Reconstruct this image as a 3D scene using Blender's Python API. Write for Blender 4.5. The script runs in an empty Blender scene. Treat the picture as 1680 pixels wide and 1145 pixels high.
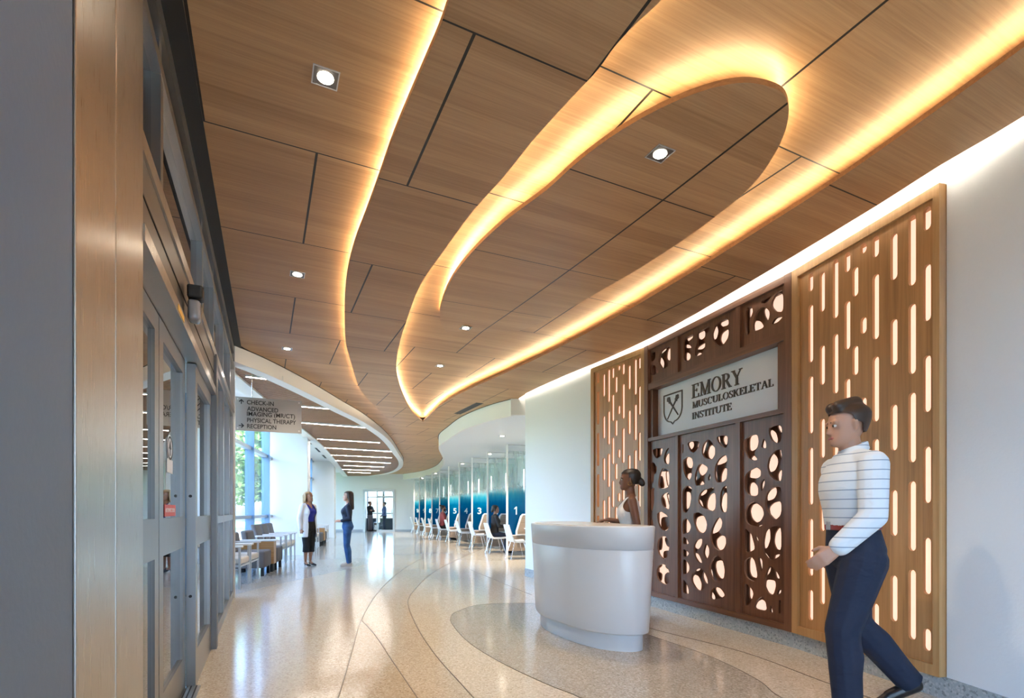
import bpy, bmesh, math, random
from mathutils import Vector, Matrix
from mathutils.geometry import tessellate_polygon
random.seed(7)
C = bpy.context.scene.collection
PI = math.pi

# ------------------------------------------------------------------ mesh helpers
class MB:
    """collects polygons that become ONE mesh object"""
    def __init__(s):
        s.v = []; s.f = []; s.m = []
    def add(s, vs, fs, mi=0):
        o = len(s.v); s.v += [tuple(p) for p in vs]
        for f in fs:
            s.f.append(tuple(i + o for i in f)); s.m.append(mi)
        return s
    def box(s, x0, x1, y0, y1, z0, z1, mi=0):
        vs = [(x, y, z) for z in (z0, z1) for y in (y0, y1) for x in (x0, x1)]
        return s.add(vs, [(0, 2, 3, 1), (4, 5, 7, 6), (0, 1, 5, 4), (2, 6, 7, 3), (0, 4, 6, 2), (1, 3, 7, 5)], mi)
    def rbox(s, x0, x1, y0, y1, z0, z1, r=.03, mi=0):
        """box with softly rounded edges (upholstery)"""
        bm = bmesh.new()
        vs = [bm.verts.new((x, y, z)) for z in (z0, z1) for y in (y0, y1) for x in (x0, x1)]
        for f in [(0, 2, 3, 1), (4, 5, 7, 6), (0, 1, 5, 4), (2, 6, 7, 3), (0, 4, 6, 2), (1, 3, 7, 5)]:
            bm.faces.new([vs[i] for i in f])
        bmesh.ops.bevel(bm, geom=bm.edges[:], offset=r, segments=3, profile=.5, affect='EDGES')
        bm.verts.index_update()
        s.add([v.co[:] for v in bm.verts], [[v.index for v in f.verts] for f in bm.faces], mi)
        bm.free(); return s
    def extr(s, poly, a, b, fn, holes=(), mi=0, caps=(1, 1)):
        """polygon (with holes) between depths a and b; fn(u, w, depth) -> xyz"""
        loops = [list(poly)] + [list(h) for h in holes]
        tri = tessellate_polygon([[Vector((p[0], p[1], 0)) for p in l] for l in loops])
        flat = [p for l in loops for p in l]; n = len(flat)
        vs = [fn(p[0], p[1], a) for p in flat] + [fn(p[0], p[1], b) for p in flat]
        fs = []
        if caps[0]: fs += [t for t in tri]
        if caps[1]: fs += [tuple(i + n for i in reversed(t)) for t in tri]
        o = 0
        for l in loops:
            k = len(l)
            for i in range(k):
                j = (i + 1) % k
                fs.append((o + i, o + j, n + o + j, n + o + i))
            o += k
        return s.add(vs, fs, mi)
    def prism(s, poly, z0, z1, holes=(), mi=0):
        return s.extr(poly, z0, z1, lambda u, w, d: (u, w, d), holes, mi)
    def xz(s, poly, y0, y1, holes=(), mi=0):
        return s.extr(poly, y0, y1, lambda u, w, d: (u, d, w), holes, mi)
    def yz(s, poly, x0, x1, holes=(), mi=0):
        return s.extr(poly, x0, x1, lambda u, w, d: (d, u, w), holes, mi)
    def cap(s, p0, p1, r0, r1=None, n=12, k=4, flat=None, mi=0):
        """tapered capsule; flat=(normal, factor) squashes it along normal"""
        r1 = r0 if r1 is None else r1
        p0 = Vector(p0); p1 = Vector(p1); d = p1 - p0
        if d.length < 1e-6: d = Vector((0, 0, 1e-5))
        d = d.normalized()
        a = d.cross(Vector((0, 0, 1))) if abs(d.z) < .9 else d.cross(Vector((1, 0, 0)))
        a.normalize(); b = d.cross(a)
        vs = [p0 - d * r0]; rings = 0
        for (p, r, sgn) in ((p0, r0, 0), (p1, r1, 1)):
            for i in range(k):
                t = (i + 1) / k * PI / 2 if sgn == 0 else PI / 2 + i / k * PI / 2
                zz = -math.cos(t) * r; rr = math.sin(t) * r
                for j in range(n):
                    q = 2 * PI * j / n
                    vs.append(p + d * zz + a * (rr * math.cos(q)) + b * (rr * math.sin(q)))
                rings += 1
        vs.append(p1 + d * r1)
        fs = [(0, 1 + (j + 1) % n, 1 + j) for j in range(n)]
        for i in range(rings - 1):
            for j in range(n):
                A = 1 + i * n + j; B = 1 + i * n + (j + 1) % n
                fs.append((A, B, B + n, A + n))
        L = len(vs) - 1; o = 1 + (rings - 1) * n
        fs += [(o + j, o + (j + 1) % n, L) for j in range(n)]
        if flat:
            nn = Vector(flat[0]).normalized(); c = (p0 + p1) / 2
            vs = [v - nn * ((v - c).dot(nn) * (1 - flat[1])) for v in vs]
        return s.add([v[:] for v in vs], fs, mi)
    def tube(s, pts, r, n=8, mi=0):
        """round bar with flat ends through points"""
        pts = [Vector(p) for p in pts]; vs = []; fs = []
        for i, p in enumerate(pts):
            d = (pts[min(i + 1, len(pts) - 1)] - pts[max(i - 1, 0)]).normalized()
            a = d.cross(Vector((0, 0, 1))) if abs(d.z) < .9 else d.cross(Vector((1, 0, 0)))
            a.normalize(); b = d.cross(a)
            for j in range(n):
                q = 2 * PI * j / n
                vs.append(p + a * (r * math.cos(q)) + b * (r * math.sin(q)))
        for i in range(len(pts) - 1):
            for j in range(n):
                A = i * n + j; B = i * n + (j + 1) % n
                fs.append((A, B, B + n, A + n))
        fs.append(tuple(range(n))[::-1]); fs.append(tuple(range((len(pts) - 1) * n, len(pts) * n)))
        return s.add([v[:] for v in vs], fs, mi)
    def loft(s, rings, mi=0, caps=True):
        n = len(rings[0]); vs = [p for r in rings for p in r]; fs = []
        for i in range(len(rings) - 1):
            for j in range(n):
                A = i * n + j; B = i * n + (j + 1) % n
                fs.append((A, B, B + n, A + n))
        if caps:
            fs.append(tuple(range(n))[::-1]); fs.append(tuple(range((len(rings) - 1) * n, len(rings) * n)))
        return s.add(vs, fs, mi)
    def ell(s, c, r, n=14, k=8, mi=0):
        c = Vector(c); rings = []
        for i in range(1, k):
            t = PI * i / k
            rings.append([(c.x + r[0] * math.sin(t) * math.cos(2 * PI * j / n), c.y + r[1] * math.sin(t) * math.sin(2 * PI * j / n), c.z - r[2] * math.cos(t)) for j in range(n)])
        return s.loft(rings, mi)
    def map(s, fn):
        s.v = [tuple(fn(Vector(p))) for p in s.v]; return s
    def mesh(s, name, mats, smooth=False):
        me = bpy.data.meshes.new(name); me.from_pydata(s.v, [], s.f)
        for m in (mats if isinstance(mats, (list, tuple)) else [mats]): me.materials.append(m)
        if any(s.m): me.polygons.foreach_set('material_index', s.m)
        bm = bmesh.new(); bm.from_mesh(me)
        bmesh.ops.recalc_face_normals(bm, faces=bm.faces); bm.to_mesh(me); bm.free()
        if smooth: me.polygons.foreach_set('use_smooth', [True] * len(me.polygons))
        me.update(); return me
    def obj(s, name, mats, parent=None, smooth=False):
        o = bpy.data.objects.new(name, s.mesh(name, mats, smooth)); C.objects.link(o)
        o.parent = parent; return o

def auto_smooth(o, deg=35):
    me = o.data
    me.polygons.foreach_set('use_smooth', [True] * len(me.polygons))
    me.set_sharp_from_angle(angle=math.radians(deg)); return o

def tag(o, label, cat, group=None):
    o['label'] = label; o['category'] = cat
    if group: o['group'] = group
    return o
def thing(name, label, cat, loc=(0, 0, 0), rz=0, group=None):
    o = bpy.data.objects.new(name, None); C.objects.link(o)
    o.location = loc; o.rotation_euler = (0, 0, rz); o.empty_display_size = .1
    return tag(o, label, cat, group)
def struct(o):
    o['kind'] = 'structure'; return o
def frame(name, loc=(0, 0, 0), rz=0):
    o = bpy.data.objects.new(name, None); C.objects.link(o)
    o.location = loc; o.rotation_euler = (0, 0, rz); return struct(o)
def dup(root, loc, rz, label=None, group=None):
    r = root.copy(); C.objects.link(r); r.location = loc; r.rotation_euler = (0, 0, rz)
    if label: r['label'] = label
    if group: r['group'] = group
    for ch in root.children:
        c = ch.copy(); C.objects.link(c); c.parent = r
        for g in ch.children:
            d = g.copy(); C.objects.link(d); d.parent = c
    return r

def chaikin(p, it=2, q=.22):
    for _ in range(it):
        o = []
        for i in range(len(p)):
            a = p[i]; b = p[(i + 1) % len(p)]
            o.append((a[0] * (1 - q) + b[0] * q, a[1] * (1 - q) + b[1] * q))
            o.append((a[0] * q + b[0] * (1 - q), a[1] * q + b[1] * (1 - q)))
        p = o
    return p
def spline(pts, k=6, closed=False):
    """centripetal Catmull-Rom through points"""
    pts = [tuple(p) for p in pts]; n = len(pts); out = []
    for i in range(n if closed else n - 1):
        if closed: a, b, c, d = (Vector(pts[(i + j) % n]) for j in (-1, 0, 1, 2))
        else:
            b, c = Vector(pts[i]), Vector(pts[i + 1])
            a = Vector(pts[i - 1]) if i else b * 2 - c; d = Vector(pts[i + 2]) if i + 2 < n else c * 2 - b
        t1 = (b - a).length ** .5; t2 = t1 + (c - b).length ** .5; t3 = t2 + (d - c).length ** .5
        for q in range(k):
            if q == 0: out.append(pts[i]); continue
            u = t1 + (t2 - t1) * q / k
            A1 = a * ((t1 - u) / t1) + b * (u / t1); A2 = b * ((t2 - u) / (t2 - t1)) + c * ((u - t1) / (t2 - t1)); A3 = c * ((t3 - u) / (t3 - t2)) + d * ((u - t2) / (t3 - t2))
            B1 = A1 * ((t2 - u) / t2) + A2 * (u / t2); B2 = A2 * ((t3 - u) / (t3 - t1)) + A3 * ((u - t1) / (t3 - t1))
            out.append(tuple(B1 * ((t2 - u) / (t2 - t1)) + B2 * ((u - t1) / (t2 - t1))))
    if not closed: out.append(pts[-1])
    return out
def offset(pts, d):
    """shift an open curve sideways: positive to the left of travel"""
    out = []
    for i in range(len(pts)):
        a = pts[max(i - 1, 0)]; b = pts[min(i + 1, len(pts) - 1)]
        t = Vector((b[0] - a[0], b[1] - a[1])).normalized()
        out.append((pts[i][0] - t.y * d, pts[i][1] + t.x * d))
    return out
def text_obj(name, body, size, mat, parent, loc, rot, ext=.004, align='LEFT', bold=0):
    cu = bpy.data.curves.new(name, 'FONT'); cu.body = body; cu.size = size; cu.extrude = ext; cu.align_x = align; cu.offset = bold
    t = bpy.data.objects.new(name, cu); C.objects.link(t)
    dg = bpy.context.evaluated_depsgraph_get(); dg.update()
    me = bpy.data.meshes.new_from_object(t.evaluated_get(dg)); bpy.data.objects.remove(t)
    me.materials.clear(); me.materials.append(mat)
    o = bpy.data.objects.new(name, me); C.objects.link(o); o.parent = parent; o.location = loc; o.rotation_euler = rot
    return o

# ------------------------------------------------------------------ materials
def new_mat(name):
    m = bpy.data.materials.new(name); m.use_nodes = True; nt = m.node_tree
    return m, nt, nt.nodes['Principled BSDF']
def N(nt, kind, **kw):
    n = nt.nodes.new(kind)
    for k, v in kw.items():
        if k in n.inputs: n.inputs[k].default_value = v
        else: setattr(n, k, v)
    return n
def mathn(nt, op, a, b=None, c=None):
    n = nt.nodes.new('ShaderNodeMath'); n.operation = op
    for i, v in enumerate((a, b, c)):
        if v is None: continue
        if isinstance(v, (int, float)): n.inputs[i].default_value = v
        else: nt.links.new(v, n.inputs[i])
    return n.outputs[0]
def mixc(nt, f, a, b):
    n = nt.nodes.new('ShaderNodeMix'); n.data_type = 'RGBA'
    for i, v in ((0, f), (6, a), (7, b)):
        if isinstance(v, (int, float)): n.inputs[i].default_value = v
        elif isinstance(v, tuple): n.inputs[i].default_value = (*v, 1)
        else: nt.links.new(v, n.inputs[i])
    return n.outputs[2]
def plain(name, col, rough=.5, metal=0, spec=.5, noise=0, nscale=40, coat=0, sheen=0):
    m, nt, b = new_mat(name)
    b.inputs['Base Color'].default_value = (*col, 1); b.inputs['Roughness'].default_value = rough
    b.inputs['Metallic'].default_value = metal; b.inputs['Specular IOR Level'].default_value = spec
    b.inputs['Coat Weight'].default_value = coat; b.inputs['Sheen Weight'].default_value = sheen
    if noise:
        tc = N(nt, 'ShaderNodeTexCoord'); n = N(nt, 'ShaderNodeTexNoise', Scale=nscale, Detail=5.0)
        nt.links.new(tc.outputs['Object'], n.inputs['Vector'])
        c = mixc(nt, n.outputs['Fac'], tuple(x * (1 - noise) for x in col), tuple(min(1, x * (1 + noise)) for x in col))
        nt.links.new(c, b.inputs['Base Color'])
        bp = N(nt, 'ShaderNodeBump', Strength=.1, Distance=.01); nt.links.new(n.outputs['Fac'], bp.inputs['Height'])
        nt.links.new(bp.outputs[0], b.inputs['Normal'])
    return m
def emit(name, col, st):
    m, nt, b = new_mat(name)
    b.inputs['Base Color'].default_value = (*col, 1)
    b.inputs['Emission Color'].default_value = (*col, 1); b.inputs['Emission Strength'].default_value = st
    return m
def glass(name, tint=(.9, .96, .97), refl=1.0, rough=0.0):
    """thin architectural glazing: clear with a Fresnel reflection"""
    m, nt, b = new_mat(name); nt.nodes.remove(b)
    out = nt.nodes['Material Output']
    t = N(nt, 'ShaderNodeBsdfTransparent'); t.inputs[0].default_value = (*tint, 1)
    g = N(nt, 'ShaderNodeBsdfGlossy'); g.inputs['Roughness'].default_value = rough
    fr = N(nt, 'ShaderNodeFresnel', IOR=1.5); mx = N(nt, 'ShaderNodeMixShader')
    nt.links.new(mathn(nt, 'MULTIPLY', fr.outputs[0], refl), mx.inputs[0])
    nt.links.new(t.outputs[0], mx.inputs[1]); nt.links.new(g.outputs[0], mx.inputs[2]); nt.links.new(mx.outputs[0], out.inputs[0])
    return m
GA = math.atan2(.48, 1)          # the ceiling grid's angle to the room axis
def grid_uv(nt):
    tc = N(nt, 'ShaderNodeTexCoord'); mp = N(nt, 'ShaderNodeMapping'); mp.inputs['Rotation'].default_value = (0, 0, -GA)
    nt.links.new(tc.outputs['Object'], mp.inputs['Vector'])
    sp = N(nt, 'ShaderNodeSeparateXYZ'); nt.links.new(mp.outputs[0], sp.inputs[0])
    return mp.outputs[0], sp.outputs[0], sp.outputs[1]
def ramp(nt, fac, stops):
    r = N(nt, 'ShaderNodeValToRGB'); e = r.color_ramp.elements
    while len(e) < len(stops): e.new(.5)
    for x, (p, c) in zip(e, stops): x.position = p; x.color = (*c, 1)
    nt.links.new(fac, r.inputs[0]); return r.outputs[0]
def wood_panels(name, u0, v0, dark, light, single=None, ripple=0):
    """quarter-cut oak veneer panels with open joints, staggered 1.2 m grid"""
    m, nt, b = new_mat(name); vec, u, v = grid_uv(nt)
    mp = N(nt, 'ShaderNodeMapping'); mp.inputs['Scale'].default_value = (1.1, 55, 1); nt.links.new(vec, mp.inputs['Vector'])
    n1 = N(nt, 'ShaderNodeTexNoise', Scale=1.6, Detail=7.0, Roughness=.62); nt.links.new(mp.outputs[0], n1.inputs['Vector'])
    mp2 = N(nt, 'ShaderNodeMapping'); mp2.inputs['Scale'].default_value = (.35, 6, 1); nt.links.new(vec, mp2.inputs['Vector'])
    n2 = N(nt, 'ShaderNodeTexNoise', Scale=1.3, Detail=3.0); nt.links.new(mp2.outputs[0], n2.inputs['Vector'])
    rowf = mathn(nt, 'DIVIDE', mathn(nt, 'SUBTRACT', v, v0), 1.205); row = mathn(nt, 'FLOOR', rowf)
    fv = mathn(nt, 'FRACT', rowf)
    leaf = N(nt, 'ShaderNodeTexWhiteNoise'); leaf.noise_dimensions = '1D'
    nt.links.new(mathn(nt, 'FLOOR', mathn(nt, 'DIVIDE', v, .172)), leaf.inputs['W'])
    f = mathn(nt, 'ADD', mathn(nt, 'MULTIPLY', n1.outputs['Fac'], .55), mathn(nt, 'MULTIPLY', n2.outputs['Fac'], .35))
    f = mathn(nt, 'ADD', f, mathn(nt, 'MULTIPLY', leaf.outputs['Value'], .16))
    col = ramp(nt, f, [(.32, dark), (.72, light)])
    if single is None:
        sh = mathn(nt, 'MULTIPLY', mathn(nt, 'MODULO', mathn(nt, 'ABSOLUTE', row), 2), .602)
        fu = mathn(nt, 'FRACT', mathn(nt, 'DIVIDE', mathn(nt, 'SUBTRACT', mathn(nt, 'ADD', u, sh), u0), 1.205))
        du = mathn(nt, 'MULTIPLY', mathn(nt, 'MINIMUM', fu, mathn(nt, 'SUBTRACT', 1, fu)), 1.205)
    else:
        du = mathn(nt, 'ABSOLUTE', mathn(nt, 'SUBTRACT', u, single))
    dv = mathn(nt, 'MULTIPLY', mathn(nt, 'MINIMUM', fv, mathn(nt, 'SUBTRACT', 1, fv)), 1.205)
    j = mathn(nt, 'MAXIMUM', mathn(nt, 'LESS_THAN', du, .0075), mathn(nt, 'LESS_THAN', dv, .005))
    nt.links.new(mixc(nt, j, col, (.012, .008, .005)), b.inputs['Base Color'])
    b.inputs['Roughness'].default_value = .42; b.inputs['Specular IOR Level'].default_value = .35
    bp = N(nt, 'ShaderNodeBump', Strength=.06, Distance=.004); nt.links.new(n1.outputs['Fac'], bp.inputs['Height'])
    nt.links.new(bp.outputs[0], b.inputs['Normal'])
    return m
def wood(name, dark, mid, light, axis='z', rough=.45, gs=1.0, cathedral=.5):
    """solid or veneered timber, grain along an object axis"""
    m, nt, b = new_mat(name); tc = N(nt, 'ShaderNodeTexCoord')
    k = {'z': (38, 38, .9), 'x': (.9, 38, 38), 'y': (38, .9, 38)}[axis]
    mp = N(nt, 'ShaderNodeMapping'); mp.inputs['Scale'].default_value = tuple(x * gs for x in k)
    nt.links.new(tc.outputs['Object'], mp.inputs['Vector'])
    n1 = N(nt, 'ShaderNodeTexNoise', Scale=1.5, Detail=7.0, Roughness=.65, Distortion=cathedral); nt.links.new(mp.outputs[0], n1.inputs['Vector'])
    mp2 = N(nt, 'ShaderNodeMapping'); mp2.inputs['Scale'].default_value = tuple((5 if x > 1 else .5) for x in k)
    nt.links.new(tc.outputs['Object'], mp2.inputs['Vector'])
    n2 = N(nt, 'ShaderNodeTexNoise', Scale=1.4, Detail=3.0, Distortion=.8); nt.links.new(mp2.outputs[0], n2.inputs['Vector'])
    f = mathn(nt, 'ADD', mathn(nt, 'MULTIPLY', n1.outputs['Fac'], .62), mathn(nt, 'MULTIPLY', n2.outputs['Fac'], .38))
    nt.links.new(ramp(nt, f, [(.33, dark), (.5, mid), (.68, light)]), b.inputs['Base Color'])
    b.inputs['Roughness'].default_value = rough
    bp = N(nt, 'ShaderNodeBump', Strength=.08, Distance=.004); nt.links.new(n1.outputs['Fac'], bp.inputs['Height'])
    nt.links.new(bp.outputs[0], b.inputs['Normal'])
    return m
def terrazzo(name, base, fleck, dark, rough=.13, sc=1.0, spec=.5):
    m, nt, b = new_mat(name); tc = N(nt, 'ShaderNodeTexCoord')
    v1 = N(nt, 'ShaderNodeTexVoronoi', Scale=95 * sc); nt.links.new(tc.outputs['Object'], v1.inputs['Vector'])
    sp = N(nt, 'ShaderNodeSeparateColor'); nt.links.new(v1.outputs['Color'], sp.inputs[0])
    nz = N(nt, 'ShaderNodeTexNoise', Scale=.7, Detail=3.0); nt.links.new(tc.outputs['Object'], nz.inputs['Vector'])
    c = mixc(nt, nz.outputs['Fac'], tuple(x * .93 for x in base), tuple(min(1, x * 1.07) for x in base))
    c = mixc(nt, mathn(nt, 'MULTIPLY', mathn(nt, 'GREATER_THAN', sp.outputs[0], .72), .7), c, fleck)
    c = mixc(nt, mathn(nt, 'MULTIPLY', mathn(nt, 'GREATER_THAN', sp.outputs[1], .86), .6), c, dark)
    nt.links.new(c, b.inputs['Base Color']); b.inputs['Roughness'].default_value = rough
    b.inputs['Specular IOR Level'].default_value = spec
    return m
def brushed(name, col, rough=.3, axis=(150, 150, 2)):
    m, nt, b = new_mat(name); tc = N(nt, 'ShaderNodeTexCoord')
    mp = N(nt, 'ShaderNodeMapping'); mp.inputs['Scale'].default_value = axis; nt.links.new(tc.outputs['Object'], mp.inputs['Vector'])
    n = N(nt, 'ShaderNodeTexNoise', Scale=3.0, Detail=4.0); nt.links.new(mp.outputs[0], n.inputs['Vector'])
    b.inputs['Base Color'].default_value = (*col, 1); b.inputs['Metallic'].default_value = 1
    nt.links.new(mathn(nt, 'ADD', mathn(nt, 'MULTIPLY', n.outputs['Fac'], .16), rough - .08), b.inputs['Roughness'])
    bp = N(nt, 'ShaderNodeBump', Strength=.03, Distance=.002); nt.links.new(n.outputs['Fac'], bp.inputs['Height'])
    nt.links.new(bp.outputs[0], b.inputs['Normal'])
    return m
OD, OL = (.35, .185, .078), (.58, .345, .165)
M = {}
M['ceil_low'] = wood_panels('oak_ceiling_low', .85, 2.155, OD, OL)
M['ceil_left'] = wood_panels('oak_ceiling_left', .90, 2.20, OD, OL)
M['ceil_recess'] = wood_panels('oak_ceiling_recess', .67, 2.17, (.36, .19, .08), (.60, .36, .17))
M['ceil_island'] = wood_panels('oak_ceiling_island', 0, 2.755, OD, OL, single=2.47)
M['ceil_edge'] = wood('oak_edge_band', (.20, .085, .03), (.30, .14, .055), (.36, .18, .07), 'x', .45)
M['oak'] = wood('oak_panel', (.31, .15, .055), (.44, .225, .085), (.54, .295, .12), 'z', .42)
M['oak_light'] = wood('oak_frame', (.36, .19, .07), (.46, .255, .10), (.54, .32, .14), 'z', .42)
M['walnut'] = wood('walnut', (.085, .033, .017), (.155, .064, .032), (.225, .10, .052), 'z', .36)
M['walnut_x'] = wood('walnut_rail', (.085, .033, .017), (.16, .067, .034), (.235, .105, .054), 'x', .36)
M['white'] = plain('white_paint', (.80, .82, .83), .55, noise=.012, nscale=60)
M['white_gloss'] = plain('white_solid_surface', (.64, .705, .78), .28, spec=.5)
M['white_seat'] = plain('white_plastic', (.80, .82, .84), .35)
M['bulkhead'] = plain('bulkhead_paint', (.84, .83, .80), .5)
M['steel'] = brushed('brushed_steel', (.52, .48, .43), .30)
M['alu'] = brushed('brushed_aluminium', (.36, .35, .335), .34)
M['alu_dark'] = plain('bronze_metal', (.17, .165, .16), .38, 1)
M['chrome'] = plain('polished_metal', (.75, .77, .8), .16, 1)
M['black'] = plain('matt_black', (.008, .008, .009), .6)
M['dark'] = plain('dark_grey', (.05, .052, .055), .5)
M['glass'] = glass('clear_glass', (.92, .97, .98), .45)
M['glass_dark'] = glass('vestibule_glass', (.60, .72, .76), 1.5)
M['granite'] = terrazzo('granite_base', (.36, .41, .43), (.50, .53, .54), (.14, .16, .17), .35, .8)
M['fl_beige'] = terrazzo('terrazzo_beige', (.55, .48, .385), (.70, .64, .55), (.36, .29, .21))
M['fl_cream'] = terrazzo('terrazzo_cream', (.61, .55, .45), (.76, .71, .62), (.42, .35, .26))
M['fl_tan'] = terrazzo('terrazzo_tan', (.50, .41, .30), (.64, .56, .45), (.32, .25, .17))
M['fl_grey'] = terrazzo('terrazzo_grey', (.40, .365, .31), (.56, .52, .47), (.22, .195, .16))
M['fl_cool'] = terrazzo('terrazzo_cool', (.47, .455, .42), (.62, .61, .57), (.24, .22, .20))
M['strip'] = plain('divider_strip', (.19, .16, .125), .35, .3)
M['led_warm'] = emit('led_warm', (1, .85, .57), 40)
M['led_cove'] = emit('led_cove', (1, .89, .74), 42)
M['led_line'] = emit('led_line', (1, .93, .85), 60)
M['lamp'] = emit('lamp_lens', (1, .88, .70), 60)
M['back'] = emit('backlit_panel', (1, .74, .58), .72)
M['bar_glow'] = emit('reflection_glow', (1, .93, .82), 6)
M['ink'] = plain('sign_ink', (.02, .018, .017), .5)
M['brown_ink'] = plain('sign_letters', (.045, .026, .018), .45)
M['sign_white'] = plain('sign_white', (.76, .81, .88), .4)
M['grey_fab'] = plain('grey_upholstery', (.145, .14, .145), .85, noise=.2, nscale=220)
M['cream_fab'] = plain('cream_upholstery', (.66, .62, .55), .75, noise=.06, nscale=200)
M['paint_al'] = plain('silver_paint', (.56, .57, .58), .35, .6)
M['white_lam'] = plain('white_laminate', (.80, .80, .79), .3)
M['oak_x'] = wood('oak_table', (.36, .18, .065), (.48, .26, .10), (.56, .33, .14), 'x', .4)
M['grey_oak'] = wood('grey_oak', (.20, .15, .11), (.28, .215, .165), (.35, .28, .22), 'x', .5)
M['fin'] = plain('blue_grey_mullion', (.20, .33, .52), .35, .4)
M['mull'] = plain('silver_mullion', (.45, .52, .58), .35, .6)

# ------------------------------------------------------------------ levels and plan curves (metres; camera stands at the origin)
Z_LOW, Z_LEFT, Z_REC = 3.33, 3.41, 3.45          # undersides of the oak ceiling layers
Z_SOF, Z_SLAT = 3.02, 3.20
LINE = [(.55, .3), (.12, 1.25)] + [(-0.295, 2.235), (-0.401, 2.437), (-0.528, 2.670), (-0.678, 2.954), (-0.847, 3.304), (-1.058, 3.733), (-1.249, 4.115), (-1.451, 4.579), (-1.649, 5.114), (-1.909, 5.911), (-2.118, 6.608), (-2.329, 7.512), (-2.660, 9.080), (-2.775, 10.346), (-2.891, 12.200), (-2.863, 14.484)]
NOTCH_L = [(1.85, .3), (1.25, 1.2)] + [(0.623, 2.161), (0.544, 2.263), (0.472, 2.376), (0.417, 2.497), (0.311, 2.666), (0.132, 2.958), (-0.043, 3.286), (-0.287, 3.699), (-0.580, 4.290), (-0.851, 4.854), (-1.181, 5.803), (-1.514, 6.884), (-1.778, 7.976), (-2.007, 9.529), (-2.151, 11.148), (-2.137, 12.401)]
NOTCH_R = [(-1.786, 11.387), (-1.351, 10.229), (-0.752, 9.075), (-0.172, 8.119), (0.297, 7.330), (0.677, 6.632), (1.092, 5.803), (1.551, 4.759), (1.901, 3.856), (2.091, 3.338), (2.214, 2.914), (2.351, 2.379)] + [(2.60, 1.2), (2.74, .3)]
EDGE_R = [(0.127, 9.840), (0.265, 9.381), (0.835, 8.155), (1.352, 7.185), (1.863, 5.975), (2.231, 4.752), (2.543, 3.621), (2.640, 3.188), (2.761, 2.794)] + [(2.86, 1.8), (2.93, .3)]
ISLAND = [(-0.821, 5.917), (-0.782, 5.633), (-0.625, 5.015), (-0.452, 4.549), (-0.232, 4.109), (-0.022, 3.770), (0.227, 3.442), (0.411, 3.149), (0.609, 2.901), (0.839, 2.702), (1.015, 2.608), (1.152, 2.578), (1.274, 2.596), (1.382, 2.643), (1.462, 2.739), (1.523, 2.874), (1.567, 3.083), (1.571, 3.401), (1.468, 3.770), (1.324, 4.167), (0.888, 5.100), (0.278, 6.222), (-0.133, 6.644), (-0.474, 6.720), (-0.758, 6.644), (-0.843, 6.286)]
FASCIA = [(-3.697, 6.906), (-3.593, 7.396), (-3.517, 8.028), (-3.447, 9.031)] + [(-3.396, 10.308)] + [(-3.330, 11.601)] + [(-3.438, 14.256)] + [(-3.95, 18.0), (-4.45, 21.2), (-5.3, 24.6), (-6.5, 27.6), (-8.1, 29.95)]
SOFFIT = [(-0.023, 9.893), (-0.389, 10.346), (-0.775, 10.973), (-1.183, 11.833), (-1.621, 13.120), (-2.061, 14.601)] + [(-2.36, 17.6), (-2.62, 19.8), (-3.05, 22.2), (-3.75, 25.0), (-4.9, 27.8), (-6.3, 29.95)]
REVEAL = [(-.55, .3)] + [(-1.424, 2.242), (-2.033, 3.492), (-3.617, 6.757)]
WALL_R = [(2.62, -6.2), (3.05, 0), (2.99, 1.2), (2.90, 2.2), (2.759, 3.288), (2.482, 4.525), (1.725, 6.602), (1.195, 7.607), (.72, 8.55), (.245, 9.55)]

line = spline(LINE, 4); notch_l = spline(NOTCH_L, 4); notch_r = spline([NOTCH_L[-1]] + NOTCH_R, 4)
fascia = spline(FASCIA, 5); soffit = spline(SOFFIT, 5); island = spline(ISLAND, 4, True); edge_r = spline(EDGE_R, 3)
tip_i = len(FASCIA) - 6                                # the fascia point level with the end of the light line
far_fascia = spline(FASCIA[tip_i:], 5)

# ------------------------------------------------------------------ ceiling
def slab(name, poly, z0, z1, mat, edge):
    """flat panel field: underside in veneer, rim in edge band"""
    mb = MB(); mb.prism(poly, z0, z1)
    k = len(poly)
    for i in range(len(mb.f) - k, len(mb.f)): mb.m[i] = 1
    return struct(mb.obj(name, [mat, edge]))
low = line + far_fascia + soffit[::-1] + edge_r + notch_r[::-1][:-1] + notch_l[::-1]
slab('ceiling_lower', low, Z_LOW, Z_LOW + .03, M['ceil_low'], M['ceil_edge'])
# the raised field beside the entrance, sinking to the lower level where the light line dies out
def left_z(y): return Z_LEFT - .078 * min(1, max(0, (y - 9.0) / 5.4)) ** 1.3
outer = spline(REVEAL + FASCIA[1:tip_i + 1], 6)
def resample(p, n):
    d = [0]
    for a, b in zip(p, p[1:]): d.append(d[-1] + math.hypot(b[0] - a[0], b[1] - a[1]))
    out = []; j = 0
    for i in range(n):
        t = d[-1] * i / (n - 1)
        while j < len(p) - 2 and d[j + 1] < t: j += 1
        u = (t - d[j]) / max(1e-9, d[j + 1] - d[j]); out.append((p[j][0] + (p[j + 1][0] - p[j][0]) * u, p[j][1] + (p[j + 1][1] - p[j][1]) * u))
    return out
inner = offset(line, -.30); inner[-1] = line[-1]
for i in range(2, 26): inner[-i] = tuple(line[-i][q] + (inner[-i][q] - line[-i][q]) * min(1, i / 25) for q in range(2))
A = resample(outer, 70); B = resample(inner, 70); mb = MB(); n = 10
for a, b in zip(A, B):
    for j in range(n):
        x = a[0] + (b[0] - a[0]) * j / (n - 1); y = a[1] + (b[1] - a[1]) * j / (n - 1)
        mb.v.append((x, y, left_z(y)))
for i in range(69):
    for j in range(n - 1):
        p = i * n + j; mb.f.append((p, p + 1, p + n + 1, p + n)); mb.m.append(0)
struct(mb.obj('ceiling_left', M['ceil_left']))
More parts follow.
